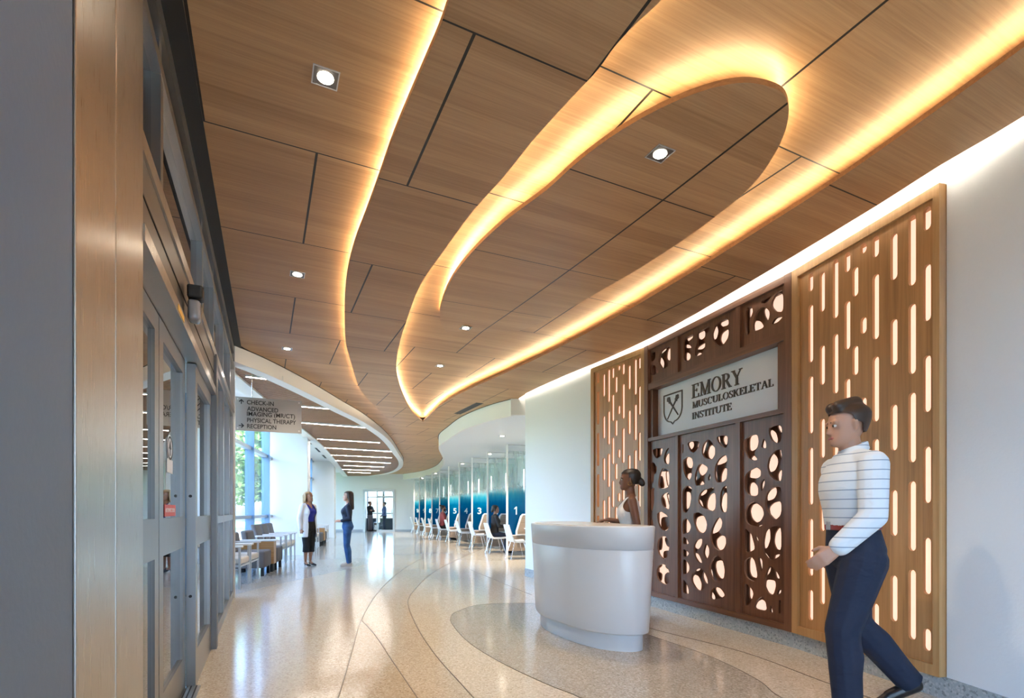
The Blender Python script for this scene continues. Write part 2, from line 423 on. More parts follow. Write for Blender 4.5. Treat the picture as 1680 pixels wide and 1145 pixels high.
rec = offset(notch_l, .35)[:-2] + [(-2.6, 14.5)] + offset(notch_r, .35)[2:]
struct(MB().prism(rec, Z_REC, Z_REC + .02).obj('ceiling_recess', M['ceil_recess']))
# the floating oak island, rising until it meets the recess at its far end
def isl_z(y): return Z_LOW + .115 * min(1, max(0, (y - 3.6) / 2.9)) ** 1.5
mb = MB(); mb.prism(island, 0, .03); k = len(island)
for i in range(len(mb.f) - k, len(mb.f)): mb.m[i] = 1
bm = bmesh.new(); vs = [bm.verts.new(p) for p in mb.v]
for f, mi in zip(mb.f, mb.m):
    try: bm.faces.new([vs[i] for i in f]).material_index = mi
    except ValueError: pass
for yy in [3.6 + .2 * i for i in range(16)]:
    bmesh.ops.bisect_plane(bm, geom=bm.verts[:] + bm.edges[:] + bm.faces[:], plane_co=(0, yy, 0), plane_no=(0, 1, 0))
for v in bm.verts: v.co.z += isl_z(v.co.y)
bmesh.ops.recalc_face_normals(bm, faces=bm.faces)
me = bpy.data.meshes.new('ceiling_island'); bm.to_mesh(me); bm.free()
me.materials.append(M['ceil_island']); me.materials.append(M['ceil_edge'])
o = bpy.data.objects.new('ceiling_island', me); C.objects.link(o); struct(o)

struct(MB().prism([(-.5, .32), (-.42, -.2), (2.6, -6.3), (3.2, -6.3), (3.2, .32)], 3.46, 3.50).obj('ceiling_near', M['ceil_recess']))
# unseen roof deck, added above everything to shut out sky light, and the white return walls of the check-in bulkhead
deck = [(2.5, -6.4), (4.0, -6.4), (4.0, 31.0), (-11.2, 31.0), (-2.85 - .261 * 7.3 - .4, 7.3), (-6.6, 6.3), (-3.2, .2), (-1.2, -.4)]
struct(MB().prism(deck, 3.78, 3.9).obj('ceiling_deck', M['dark']))
mb = MB(); q = offset(soffit, -.02); w = offset(soffit, -.06)
for a, b, z0, z1 in ((soffit, w, Z_SOF - .006, Z_LOW + .12),):
    mb.prism(list(a) + list(b)[::-1], z0, z1)
struct(auto_smooth(mb.obj('trim_1', M['bulkhead'])))                       # curved face of the check-in bulkhead
gap = offset(soffit, .022); o = MB().prism(list(gap) + list(soffit)[::-1], Z_LOW - .004, Z_LOW + .1).obj('trim_2', M['black']); struct(o)
so_poly = offset(soffit, -.03) + [(-6.3, 30.05), (1.6, 30.05), (3.6, 26.0), (3.6, 10.2), (.3, 9.9)]
struct(MB().prism(so_poly, Z_SOF, Z_SOF + .04).obj('ceiling_check_in', M['white']))
struct(MB().box(-.02, .55, 9.84, 9.90, Z_SOF, 3.78).obj('trim_3', M['bulkhead']))

# white bulkhead round the waiting area's slatted ceiling
mb = MB(); inn = offset(fascia, .19)
mb.prism(list(fascia) + inn[::-1], Z_SLAT - .01, Z_LOW + .16)
struct(auto_smooth(mb.obj('trim_4', M['bulkhead'])))
gap = offset(fascia, -.014); mb = MB().prism(list(gap) + list(fascia)[::-1], 0, .08); mb.v = [(x, y, (left_z(y) if y < 15.2 else Z_LOW) - .007 + z) for x, y, z in mb.v]; struct(mb.obj('trim_5', M['black']))
BEAM = spline([(-3.55, 5.2), (-4.0, 7.41), (-4.36, 9.08), (-5.28, 13.5), (-5.95, 16.5), (-7.57, 22.7), (-9.5, 29.95)], 5)
b2 = offset(BEAM, .24); struct(auto_smooth(MB().prism(list(BEAM) + b2[::-1], Z_SLAT - .02, 3.66).obj('trim_6', M['bulkhead'])))
region = inn + [(-9.2, 29.95)] + BEAM[::-1]
ex, ey = math.cos(GA), math.sin(GA)
def cuts(v, poly):
    """where the line at grid row v crosses the polygon"""
    r = []
    for (x0, y0), (x1, y1) in zip(poly, poly[1:] + poly[:1]):
        v0 = -x0 * ey + y0 * ex - v; v1 = -x1 * ey + y1 * ex - v
        if (v0 < 0) != (v1 < 0):
            t = v0 / (v0 - v1); x = x0 + (x1 - x0) * t; y = y0 + (y1 - y0) * t; r.append(x * ex + y * ey)
    return sorted(r)
LIGHTS = [[(-3.964, 7.727), (-3.540, 7.981)], [(-4.114, 9.907), (-3.458, 10.241)], [(-4.948, 11.684), (-3.485, 12.500)], [(-5.415, 14.407), (-3.892, 15.247)], [(-6.096, 16.346), (-4.072, 17.526)], [(-6.609, 18.478), (-4.540, 19.540)], [(-7.120, 20.482), (-5.113, 21.795)], [(-7.409, 22.819), (-5.866, 23.743)], [(-8.206, 25.000), (-6.606, 25.758)], [(-8.488, 26.772), (-7.508, 27.508)]]
mb = MB(); v = 6.6
while v < 31.5:
    r = cuts(v, region)
    for u0, u1 in zip(r[::2], r[1::2]):
        if u1 - u0 < .05: continue
        cut = [(min(a[0] * ex + a[1] * ey, b[0] * ex + b[1] * ey), max(a[0] * ex + a[1] * ey, b[0] * ex + b[1] * ey)) for a, b in LIGHTS if min(-a[0] * ey + a[1] * ex, -b[0] * ey + b[1] * ex) - .08 < v < max(-a[0] * ey + a[1] * ex, -b[0] * ey + b[1] * ex) + .04]
        segs = [(u0, u1)]
        for l0, l1 in cut: segs = [q for p0, p1 in segs for q in ((p0, min(p1, l0 - .012)), (max(p0, l1 + .012), p1)) if q[1] - q[0] > .03]
        for u0, u1 in segs:
            mb.prism([(u * ex - w * ey, u * ey + w * ex) for u, w in ((u0, v), (u1, v), (u1, v + .042), (u0, v + .042))], Z_SLAT + .012, Z_SLAT + .075)
    v += .075
M['slat'] = wood('slat_oak', (.25, .125, .055), (.34, .18, .085), (.41, .23, .11), 'x', .5)
struct(mb.obj('ceiling_slats', M['slat']))
struct(MB().prism(region, Z_SLAT + .16, Z_SLAT + .18).obj('ceiling_slat_backing', M['black']))
WX = lambda y: -2.85 - .261 * y                       # the waiting area's window line
sof2 = [(p[0] - .2, p[1]) for p in BEAM] + [(WX(30) - .1, 30), (WX(7.5) - .1, 7.5), (-3.6, 4.4)]
struct(MB().prism(sof2, 3.40, 3.44).obj('ceiling_window_strip', M['white']))

# ------------------------------------------------------------------ floor
def region_mesh(name, poly, z, mat): 
    return struct(MB().prism(poly, z - .02, z).obj(name, mat))
fl = MB().prism([(-14, -7), (5, -7), (5, 36), (-14, 36)], -.2, 0)
struct(fl.obj('floor', M['fl_beige']))
F1 = [(-1.114, 3.322), (-1.304, 4.163), (-1.658, 5.698), (-1.939, 7.391), (-2.116, 8.947), (-2.258, 10.968), (-2.275, 13.247)]
F2 = [(-0.606, 3.322), (-0.952, 4.130), (-1.326, 5.010), (-1.658, 5.698)]
F3 = [(-0.246, 3.322), (-0.650, 4.348), (-1.019, 5.484), (-1.382, 6.892), (-1.486, 7.994), (-1.536, 9.533), (-1.445, 11.591), (-1.114, 14.571)]
OV = [(0.438, 3.322), (0.252, 3.566), (-0.097, 4.113), (-0.397, 4.731), (-0.600, 5.368), (-0.677, 5.698), (-0.692, 6.000), (-0.647, 6.182), (-0.419, 6.602), (0.253, 6.711), (0.878, 6.220), (1.312, 5.025), (1.635, 4.250), (1.742, 3.656), (1.728, 3.322)]
F4 = [(1.411, 5.285), (1.960, 4.397), (2.191, 3.617), (2.308, 3.269)]
F5 = [(-3.983, 7.391), (-3.871, 8.226), (-3.676, 9.189), (-3.400, 10.625), (-3.220, 12.439)]
F6 = [(-0.846, 10.570), (-0.024, 8.226), (0.278, 7.391)]
ext = lambda p, k: (p[0][0] + (p[0][0] - p[1][0]) * k, p[0][1] + (p[0][1] - p[1][1]) * k)
f1 = spline([ext(F1, 5)] + F1, 5); f2 = spline([ext(F2, 5)] + F2, 5); f3 = spline([ext(F3, 5)] + F3, 6)
ov = spline(OV + [(1.95, 2.9), (1.55, 2.35), (.95, 2.4), (.6, 2.9)], 5, True); f4 = spline([(.85, 6.6)] + F4 + [(2.75, 1.6)], 5)
f5 = spline(F5, 4); f6 = spline(F6, 4)
far1 = [(-3.6, 20.5), (-5.2, 30.0)]
region_mesh('floor_band_cream', f3 + [(-.9, 16.5), (3.6, 16.5), (3.6, 9.9), (2.9, .4)], .0012, M['fl_cream'])
region_mesh('floor_band_tan', f1[:16] + f2[::-1][1:], .0014, M['fl_tan'])
region_mesh('floor_band_light', f4 + [(3.0, .9), (2.88, 2.2), (2.72, 3.3), (2.44, 4.52), (1.69, 6.6), (1.15, 7.6), (.9, 8)], .0022, M['fl_cream'])
region_mesh('floor_oval', ov, .0030, M['fl_grey'])
region_mesh('floor_band_cool', f5 + far1 + [(-9, 30), (-6.6, 14), (-4.9, 7.2)], .0016, M['fl_cool'])
def strip_line(pts, w, z):
    a = offset(pts, w / 2); b = offset(pts, -w / 2); return MB().prism(list(a) + list(b)[::-1], z - .01, z)
mb = MB()
for p, z in ((f1 + far1[:1], .0042), (f2, .0043), (f3, .0044), (f4, .0046), (f6, .0046)):
    a = offset(p, .003); b = offset(p, -.003); mb.prism(list(a) + list(b)[::-1], z - .01, z)
a = offset(ov + ov[:1], .003); b = offset(ov + ov[:1], -.003); mb.prism(list(a) + list(b)[::-1], -.01, .0047)
struct(mb.obj('floor_divider_strips', M['strip']))

# ------------------------------------------------------------------ right wall: white paint round a timber niche, granite base
def wall_run(name, pts, th, z0, z1, mat, side=-1):
    return struct(auto_smooth(MB().prism(list(pts) + offset(pts, th * side)[::-1], z0, z1).obj(name, mat), 40))
near = spline(WALL_R[:5], 5); farw = spline(WALL_R[7:], 5)
niche = WALL_R[4:8]
wall_run('wall_right', near, .25, .0, 3.78, M['white'])
wall_run('wall_right_far', farw, .25, .0, 3.78, M['white'])
wall_run('wall_right_top', niche, .25, 3.275, 3.78, M['white'])
wall_run('wall_right_niche', offset(niche, -.27), .1, 0, 3.30, M['dark'])
struct(MB().prism([(.246, 9.552), (.245 + .22, 9.66), (3.7, 10.9), (3.7, 10.7), (.5, 9.45)], 0, 3.78).obj('wall_right_end', M['white']))
base = offset(WALL_R, .012)
struct(auto_smooth(MB().prism(list(base) + offset(WALL_R, -.15)[::-1], 0, .143).obj('baseboard_right', M['granite'])))

# back wall with a glazed vestibule, and the check-in side wall
BY = 30.0
mb = MB(); d0, d1, dz = -8.62, -6.78, 2.43
mb.box(-14, d0, BY, BY + .2, 0, 3.8); mb.box(d1, 3.7, BY, BY + .2, 0, 3.8); mb.box(d0, d1, BY, BY + .2, dz, 3.8)
struct(mb.obj('wall_back', M['white']))
mb = MB(); mb.box(-14, d0, BY - .012, BY, 0, .12); mb.box(d1, -5.2, BY - .012, BY, 0, .12)
struct(mb.obj('baseboard_back', plain('grey_base', (.42, .45, .48), .5)))
struct(MB().box(3.5, 3.7, 10.8, 30, 0, 3.8).obj('wall_check_in', M['white']))

# ------------------------------------------------------------------ lighting built into the ceiling
def cove(name, pts, set_back, out_dir, z, mat, label, w=.016, lift=.6):
    """LED tape in a channel on top of a panel, tilted towards the field it washes"""
    a = offset(pts, set_back); b = offset(pts, set_back + out_dir * w)
    t = thing(name, label, 'light', (0, 0, 0))
    zz = z if callable(z) else (lambda y: z)
    mb = MB(); k = len(a)
    for p in a: mb.v.append((p[0], p[1], zz(p[1]) + .004 + w * lift))
    for p in b: mb.v.append((p[0], p[1], zz(p[1]) + .004))
    for i in range(k - 1): mb.f.append((i, i + 1, k + i + 1, k + i)); mb.m.append(0)
    mb.obj('led_tape', mat, t)
    mb = MB(); c = offset(pts, set_back - out_dir * .006)
    mb.prism(list(a) + list(c)[::-1], 0, .004 + w * lift)
    mb.v = [(x, y, zz(y) + q) for x, y, q in mb.v]
    mb.obj('channel', M['paint_al'], t)
    return t
top = Z_LOW + .03
cove('cove_light', [p for p in line if p[1] < 13.2], -.05, 1, top, M['led_warm'], 'long curving light line along the left edge of the middle ceiling field')
cove('cove_light', notch_l, .05, -1, top, M['led_warm'], 'light line on the left side of the pointed ceiling recess')
cove('cove_light', notch_r, .05, -1, top, M['led_warm'], 'light line on the right side of the pointed ceiling recess')
cove('cove_light', [p for p in island + island[:1] if p[1] < 5.9], .05, -1, lambda y: isl_z(y) + .03, M['led_warm'], 'light line round the rim of the oval ceiling island')
t = thing('cove_light', 'straight bright cove light above the timber screens on the white wall', 'light')      # on the rim of the ceiling, facing the wall
a, b = offset(edge_r, .001), offset(edge_r, .006); k = len(a)
MB().prism(list(a) + list(b)[::-1], Z_LOW + .006, Z_LOW + .028).obj('channel', M['paint_al'], t)
c = offset(edge_r, .0068); mb = MB()
for p in c: mb.v.append((*p, Z_LOW + .010))
for p in c: mb.v.append((*p, Z_LOW + .022))
for i in range(k - 1): mb.f.append((i, i + 1, k + i + 1, k + i)); mb.m.append(0)
mb.obj('led_tape', M['led_cove'], t)

def downlight(x, y, z, rz, label, size=.058, watts=0, group='square downlights in the oak ceiling'):
    t = thing('downlight', label, 'light', (x, y, z), rz, group)
    mb = MB(); s = size; q = s + .006
    mb.prism([(-q, -q), (q, -q), (q, q), (-q, q)], -.003, .001, [[(-s, -s), (-s, s), (s, s), (s, -s)]])
    mb.obj('trim', M['paint_al'], t)
    MB().prism([(-s, -s), (s, -s), (s, s), (-s, s)], -.002, .001).obj('reflector', M['alu_dark'], t)
    r = s * .68
    MB().prism([(r * math.cos(2 * PI * i / 20), r * math.sin(2 * PI * i / 20)) for i in range(20)], -.004, -.001).obj('lens', M['lamp'], t)
    if watts:
        l = bpy.data.lights.new('downlight_lamp', 'SPOT'); l.energy = watts; l.color = (1, .84, .64); l.spot_size = 1.75; l.spot_blend = .7; l.shadow_soft_size = .04
        o = bpy.data.objects.new('downlight_lamp', l); C.objects.link(o); o.location = (x, y, z - .02)
    return t
for (x, y), z, lab in zip(
    [(-0.951, 2.642), (-2.005, 4.841), (-3.066, 7.062)] + [(0.883, 3.090)] + [(0.811, 4.823)] + [(-0.563, 6.297)] + [(-1.116, 8.036)],
    (Z_LEFT, Z_LEFT, Z_LEFT, Z_LOW, isl_z(5.0), isl_z(6.1), Z_REC),
    ('biggest square downlight, alone in the ceiling field beside the entrance', 'second square downlight out from the entrance, left of the curving light line',
     'small square downlight in the oak ceiling just above the white bulkhead', 'square downlight nearest the rounded tip of the oval ceiling island',
     'square downlight at the middle of the oval ceiling island', 'square downlight at the far narrow end of the oval island',
     'small square downlight in the recess near its pointed end')):
    downlight(x, y, z - .0005, GA, lab, watts=85)
bpos_xy = lambda i: (-.13 - .60 * i + .62, 13.8 + 1.72 * i - .65)
for i, (x, y, lab) in enumerate(((-.24, 12.6, 'round-lensed downlight in the white check-in ceiling above booth one'), (*bpos_xy(2), 'downlight in the white check-in ceiling above booth three'), (*bpos_xy(4), 'downlight in the white check-in ceiling above booth five'), (*bpos_xy(7), 'downlight in the white check-in ceiling above booth eight'), (-5.0, 28.9, 'downlight in the white check-in ceiling closest to the back wall'), (-2.9, 28.6, 'downlight in the white check-in ceiling right of booth ten by the back wall'))):  # the two by the back wall are unseen, added to brighten the far hall
    downlight(x, y, Z_SOF - .0005, 0, lab, .07, 480, 'downlights in the check-in ceiling')
LIN = [([(-3.964, 7.727), (-3.540, 7.981)], 'nearest linear light in the slatted ceiling, above the hanging sign'),
 ([(-4.114, 9.907), (-3.458, 10.241)], 'second linear light in the slatted ceiling, level with the top of the sign'),
 ([(-4.948, 11.684), (-3.485, 12.500)], 'third linear light in the slatted ceiling, level with the foot of the sign'),
 ([(-5.415, 14.407), (-3.892, 15.247)], 'fourth linear light in the slatted ceiling, just past the sign'),
 ([(-6.096, 16.346), (-4.072, 17.526)], 'longest linear light, fifth along the slatted ceiling'),
 ([(-6.609, 18.478), (-4.540, 19.540)], 'sixth linear light along the slatted ceiling'),
 ([(-7.120, 20.482), (-5.113, 21.795)], 'seventh linear light along the slatted ceiling'),
 ([(-7.409, 22.819), (-5.866, 23.743)], 'third linear light from the far end of the slatted ceiling'),
 ([(-8.206, 25.000), (-6.606, 25.758)], 'second linear light from the far end of the slatted ceiling'),
 ([(-8.488, 26.772), (-7.508, 27.508)], 'last linear light at the far end of the slatted ceiling')]
for (a, b), lab in LIN:
    dx, dy = b[0] - a[0], b[1] - a[1]; L = math.hypot(dx, dy)
    t = thing('linear_light', lab, 'light', (a[0], a[1], Z_SLAT), math.atan2(dy, dx), 'linear lights in the slatted ceiling')
    w = .028
    MB().box(0, L, -w, w, .0, .012).obj('diffuser', M['led_line'], t)
    mb = MB(); mb.box(-.01, L + .01, -w - .008, -w, -.002, .07); mb.box(-.01, L + .01, w, w + .008, -.002, .07)
    mb.box(-.01, 0, -w, w, -.002, .07); mb.box(L, L + .01, -w, w, -.002, .07); mb.box(0, L, -w, w, .06, .07)
    mb.obj('housing', M['white'], t)
t = thing('linear_light', 'linear light in the white strip beside the windows, left above the sign', 'light', (-5.0, 8.6, 3.395), math.atan2(.3, 1))
MB().box(-.35, .35, -.04, .04, 0, .012).obj('diffuser', M['led_line'], t)
mb = MB(); mb.box(-.36, .36, -.05, -.04, -.002, .03); mb.box(-.36, .36, .04, .05, -.002, .03); mb.obj('housing', M['white'], t)
# air slots
def air_slot(a, b, z, w, lab):
    dx, dy = b[0] - a[0], b[1] - a[1]; L = math.hypot(dx, dy)
    t = thing('air_slot', lab, 'vent', (a[0], a[1], z), math.atan2(dy, dx))
    MB().box(0, L, -w, w, -.003, .004).obj('opening', M['black'], t)
    mb = MB(); mb.box(-.01, L + .01, -w - .008, -w, -.006, .004); mb.box(-.01, L + .01, w, w + .008, -.006, .004); mb.obj('rim', M['alu_dark'], t)
a, b = [(-1.206, 11.387), (-0.638, 10.229)]
air_slot(a, b, Z_LOW, .07, 'black slot air vent in the oak ceiling beside the check-in bulkhead')
w = (-.2526, .9676)
for i in range(3):
    y = 15.8 + i * 2.3
    air_slot((WX(y) + .75, y), (WX(y + 1.3) + .75, y + 1.3), 3.40, .06, ('nearest', 'middle', 'farthest')[i] + ' black slot air vent in the white strip above the windows')

# ------------------------------------------------------------------ timber screens on the right wall
W1, W2, W3, W4 = (2.719, 3.288), (2.442, 4.512), (1.689, 6.584), (1.160, 7.588)
ZB, ZT = .143, 3.28
def rz_of(a, b): return math.atan2(b[1] - a[1], b[0] - a[0])
def slot(cx, z0, z1, w):
    r = w / 2; p = []
    for i in range(7):
        t = PI * i / 6; p.append((cx + r * math.cos(t), z1 - r + r * math.sin(t)))
    for i in range(7):
        t = PI + PI * i / 6; p.append((cx + r * math.cos(t), z0 + r + r * math.sin(t)))
    return p
COLS = [(.19, 2.92, .48), (.31, 3.14, .32), (.44, 3.19, .47), (.55, 2.81, .37), (.62, 3.04, .22), (.69, 2.635, .12), (.79, 2.91, .47), (.93, 3.13, .32), (1.06, 3.185, .47), (1.16, 2.81, .37)]
def slot_screen(a, b, L, xs, label, side_return):
    t = thing('slot_screen', label, 'wall panel', (*a, 0), rz_of(a, b))
    holes = []
    for (x, z, ln), x2 in zip(COLS, xs):
        for k in range(-1, 6):
            z1 = z - .595 * k; z0 = z1 - ln
            z1 = min(z1, 3.185); z0 = max(z0, .285)
            if z1 - z0 > .07: holes.append(slot(x2, z0, z1, .052))
    f = .07; g = .042 if side_return else f          # the near end's stile is slimmer
    MB().xz([(f, ZB + f), (L - g, ZB + f), (L - g, ZT - f), (f, ZT - f)], .012, .034, holes).obj('perforated_board', M['oak'], t)
    MB().xz([(0, ZB), (L, ZB), (L, ZT), (0, ZT)], -.010, .20, [[(f, ZB + f), (f, ZT - f), (L - g, ZT - f), (L - g, ZB + f)]]).obj('frame', M['oak_light'], t)
    MB().box(f, L - g, .12, .14, ZB + f, ZT - f).obj('backlight', M['back'], t)
    return t
slot_screen(W2, W1, 1.255, [c[0] for c in COLS], 'large oak screen with glowing slots behind the walking man', True)
slot_screen(W4, W3, 1.135, (.15, .28, .39, .48, .55, .61, .70, .82, .94, 1.02), 'narrower oak screen with glowing slots behind the receptionist', False)

t = thing('walnut_screen', 'dark walnut screen with pebble-shaped cut-outs round the white name board', 'wall panel', (*W3, 0), rz_of(W3, W2))
L = 2.2045
FRONT = [
 # left bay
 [[(0.116, 1.976), (0.341, 1.966), (0.299, 1.872), (0.213, 1.841), (0.152, 1.887)],
    [(0.456, 1.963), (0.456, 1.740), (0.366, 1.773), (0.349, 1.846), (0.391, 1.924)],
    [(0.324, 1.720), (0.383, 1.710), (0.456, 1.664), (0.456, 1.491), (0.358, 1.467), (0.256, 1.474), (0.239, 1.553), (0.273, 1.666)],
    [(0.062, 1.799), (0.143, 1.811), (0.213, 1.744), (0.204, 1.671), (0.152, 1.653), (0.143, 1.537), (0.062, 1.573), (0.025, 1.683)],
    [(0.456, 1.431), (0.456, 1.228), (0.432, 1.213), (0.333, 1.249), (0.290, 1.333), (0.324, 1.404)],
    [(0.035, 1.478), (0.169, 1.488), (0.152, 1.441), (0.160, 1.325), (0.125, 1.197), (0.044, 1.208)],
    [(0.213, 1.166), (0.282, 1.197), (0.415, 1.147), (0.456, 1.076), (0.456, 0.995), (0.383, 0.952), (0.290, 0.979), (0.222, 1.082)]]
 + [[(0.307, 0.891), (0.399, 0.892), (0.456, 0.829), (0.451, 0.727), (0.399, 0.632), (0.341, 0.614), (0.256, 0.661), (0.218, 0.753), (0.239, 0.848)],
    [(0.316, 0.557), (0.399, 0.545), (0.464, 0.465), (0.456, 0.343), (0.383, 0.307), (0.273, 0.329), (0.213, 0.384), (0.204, 0.468), (0.248, 0.535)],
    [(0.044, 1.107), (0.125, 1.087), (0.143, 1.013), (0.053, 0.978)],
    [(0.035, 0.892), (0.125, 0.906), (0.152, 0.791), (0.071, 0.722), (0.035, 0.784)],
    [(0.035, 0.633), (0.125, 0.651), (0.143, 0.557), (0.044, 0.504)]],
 # middle bay
 [[(0.771, 1.979), (0.991, 1.970), (0.956, 1.881), (0.894, 1.841), (0.830, 1.867)],
    [(1.104, 1.970), (1.169, 1.939), (1.226, 1.860), (1.220, 1.780), (1.169, 1.740), (1.065, 1.768), (1.014, 1.828), (1.031, 1.910)],
    [(1.245, 1.982), (1.409, 1.973), (1.403, 1.840), (1.332, 1.852), (1.258, 1.927)],
    [(0.786, 1.816), (0.861, 1.787), (0.879, 1.729), (0.858, 1.626), (0.844, 1.570), (0.801, 1.539), (0.742, 1.595), (0.712, 1.675), (0.705, 1.773)],
    [(1.011, 1.719), (1.124, 1.662), (1.078, 1.592), (1.071, 1.483), (0.970, 1.476), (0.922, 1.480), (0.903, 1.547), (0.915, 1.617), (0.963, 1.703)],
    [(1.150, 1.606), (1.156, 1.546), (1.130, 1.516), (1.115, 1.553)],
    [(1.397, 1.786), (1.397, 1.536), (1.350, 1.500), (1.245, 1.492), (1.214, 1.583), (1.226, 1.681), (1.283, 1.747)],
    [(0.697, 1.442), (0.786, 1.491), (0.865, 1.454), (0.844, 1.379), (0.844, 1.322), (0.815, 1.226), (0.764, 1.173), (0.712, 1.188), (0.697, 1.285)],
    [(1.117, 1.435), (1.195, 1.454), (1.226, 1.395), (1.236, 1.287), (1.220, 1.189), (1.091, 1.216), (1.011, 1.244), (0.956, 1.310), (0.984, 1.384), (1.038, 1.424)],
    [(1.397, 1.467), (1.397, 1.187), (1.325, 1.182), (1.295, 1.260), (1.301, 1.383), (1.338, 1.448)],
    [(0.697, 1.969), (0.721, 1.956), (0.715, 1.869), (0.694, 1.852)]]
 + [[(0.697, 1.087), (0.764, 1.127), (0.851, 1.032), (0.815, 0.964), (0.727, 0.932), (0.700, 0.941)],
    [(0.879, 1.175), (0.970, 1.185), (1.051, 1.153), (1.104, 1.067), (1.085, 0.984), (1.024, 0.947), (0.942, 0.979), (0.894, 1.062)],
    [(1.276, 1.146), (1.329, 1.098), (1.319, 1.028), (1.270, 0.973), (1.368, 0.942), (1.389, 0.882), (1.350, 0.805), (1.283, 0.783), (1.207, 0.809), (1.156, 0.878), (1.156, 0.959), (1.195, 1.042)],
    [(0.705, 0.902), (0.757, 0.899), (0.812, 0.830), (0.764, 0.816), (0.705, 0.824)],
    [(1.031, 0.900), (1.018, 0.824), (0.929, 0.743), (1.011, 0.703), (1.034, 0.626), (0.970, 0.629), (0.894, 0.703), (0.887, 0.816), (0.942, 0.885)],
    [(1.085, 0.860), (1.137, 0.795), (1.133, 0.731), (1.094, 0.671), (1.041, 0.742)],
    [(0.705, 0.775), (0.818, 0.725), (0.771, 0.678), (0.705, 0.673)],
    [(0.705, 0.648), (0.757, 0.643), (0.818, 0.581), (0.808, 0.513), (0.742, 0.477), (0.705, 0.478)],
    [(1.004, 0.577), (1.058, 0.541), (1.111, 0.465), (1.117, 0.402), (1.011, 0.322), (0.929, 0.334), (0.851, 0.413), (0.858, 0.500), (0.929, 0.560)],
    [(1.258, 0.737), (1.332, 0.694), (1.365, 0.592), (1.350, 0.499), (1.258, 0.456), (1.182, 0.474), (1.137, 0.559), (1.143, 0.632), (1.195, 0.709)],
    [(0.705, 0.424), (0.764, 0.383), (0.812, 0.312), (0.808, 0.261), (0.705, 0.253)],
    [(1.195, 0.381), (1.233, 0.404), (1.307, 0.397), (1.370, 0.336), (1.319, 0.299), (1.226, 0.269), (1.154, 0.260), (1.156, 0.344)]],
 # right bay
 [[(1.788, 1.925), (1.805, 1.857), (1.788, 1.786), (1.747, 1.745), (1.796, 1.685), (1.747, 1.677), (1.676, 1.710), (1.621, 1.795), (1.615, 1.890), (1.712, 1.928)],
    [(1.862, 1.885), (1.893, 1.828), (1.893, 1.777), (1.830, 1.795)],
    [(1.923, 1.975), (2.069, 1.976), (2.069, 1.832), (2.015, 1.807), (1.950, 1.847), (1.923, 1.913)],
    [(2.069, 1.756), (2.069, 1.466), (2.004, 1.468), (1.929, 1.531), (1.903, 1.613), (1.929, 1.700), (2.004, 1.753)],
    [(1.771, 1.618), (1.830, 1.583), (1.830, 1.529), (1.800, 1.449), (1.800, 1.354), (1.771, 1.337), (1.676, 1.353), (1.633, 1.401), (1.627, 1.532), (1.676, 1.585)],
    [(1.873, 1.508), (1.878, 1.445), (1.834, 1.374), (1.828, 1.457)],
    [(2.067, 1.415), (2.067, 1.170), (1.993, 1.112), (1.918, 1.177), (1.873, 1.267), (1.896, 1.364), (1.950, 1.411), (2.004, 1.420)],
    [(1.747, 1.291), (1.845, 1.236), (1.871, 1.168), (1.862, 1.070), (1.794, 1.044), (1.676, 1.065), (1.633, 1.111), (1.633, 1.204), (1.676, 1.265)]]
 + [[(1.633, 1.030), (1.658, 1.017), (1.718, 0.978), (1.765, 0.838), (1.712, 0.809), (1.627, 0.793)],
    [(1.759, 0.981), (1.803, 0.931), (1.797, 0.888), (1.761, 0.937)],
    [(1.950, 1.058), (2.015, 1.064), (2.062, 1.048), (2.062, 0.803), (1.972, 0.751), (1.918, 0.749), (1.856, 0.809), (1.845, 0.916), (1.884, 1.020)],
    [(1.712, 0.762), (1.765, 0.729), (1.796, 0.557), (1.747, 0.521), (1.664, 0.543), (1.621, 0.603), (1.621, 0.716)],
    [(1.791, 0.769), (1.849, 0.745), (1.851, 0.664), (1.835, 0.618)],
    [(1.948, 0.701), (2.046, 0.615), (2.051, 0.586), (2.004, 0.576), (2.002, 0.497), (1.977, 0.425), (1.907, 0.439), (1.868, 0.505), (1.879, 0.587), (1.907, 0.661)],
    [(2.062, 0.498), (2.057, 0.457), (2.012, 0.435), (2.025, 0.478)],
    [(1.621, 0.495), (1.688, 0.481), (1.745, 0.415), (1.718, 0.342), (1.688, 0.291), (1.621, 0.270)],
    [(1.839, 0.398), (1.890, 0.365), (1.903, 0.268), (1.741, 0.266), (1.782, 0.357)],
    [(1.945, 0.345), (1.975, 0.263), (1.931, 0.264)],
    [(2.036, 0.398), (2.060, 0.393), (2.057, 0.269), (2.030, 0.275)]]]
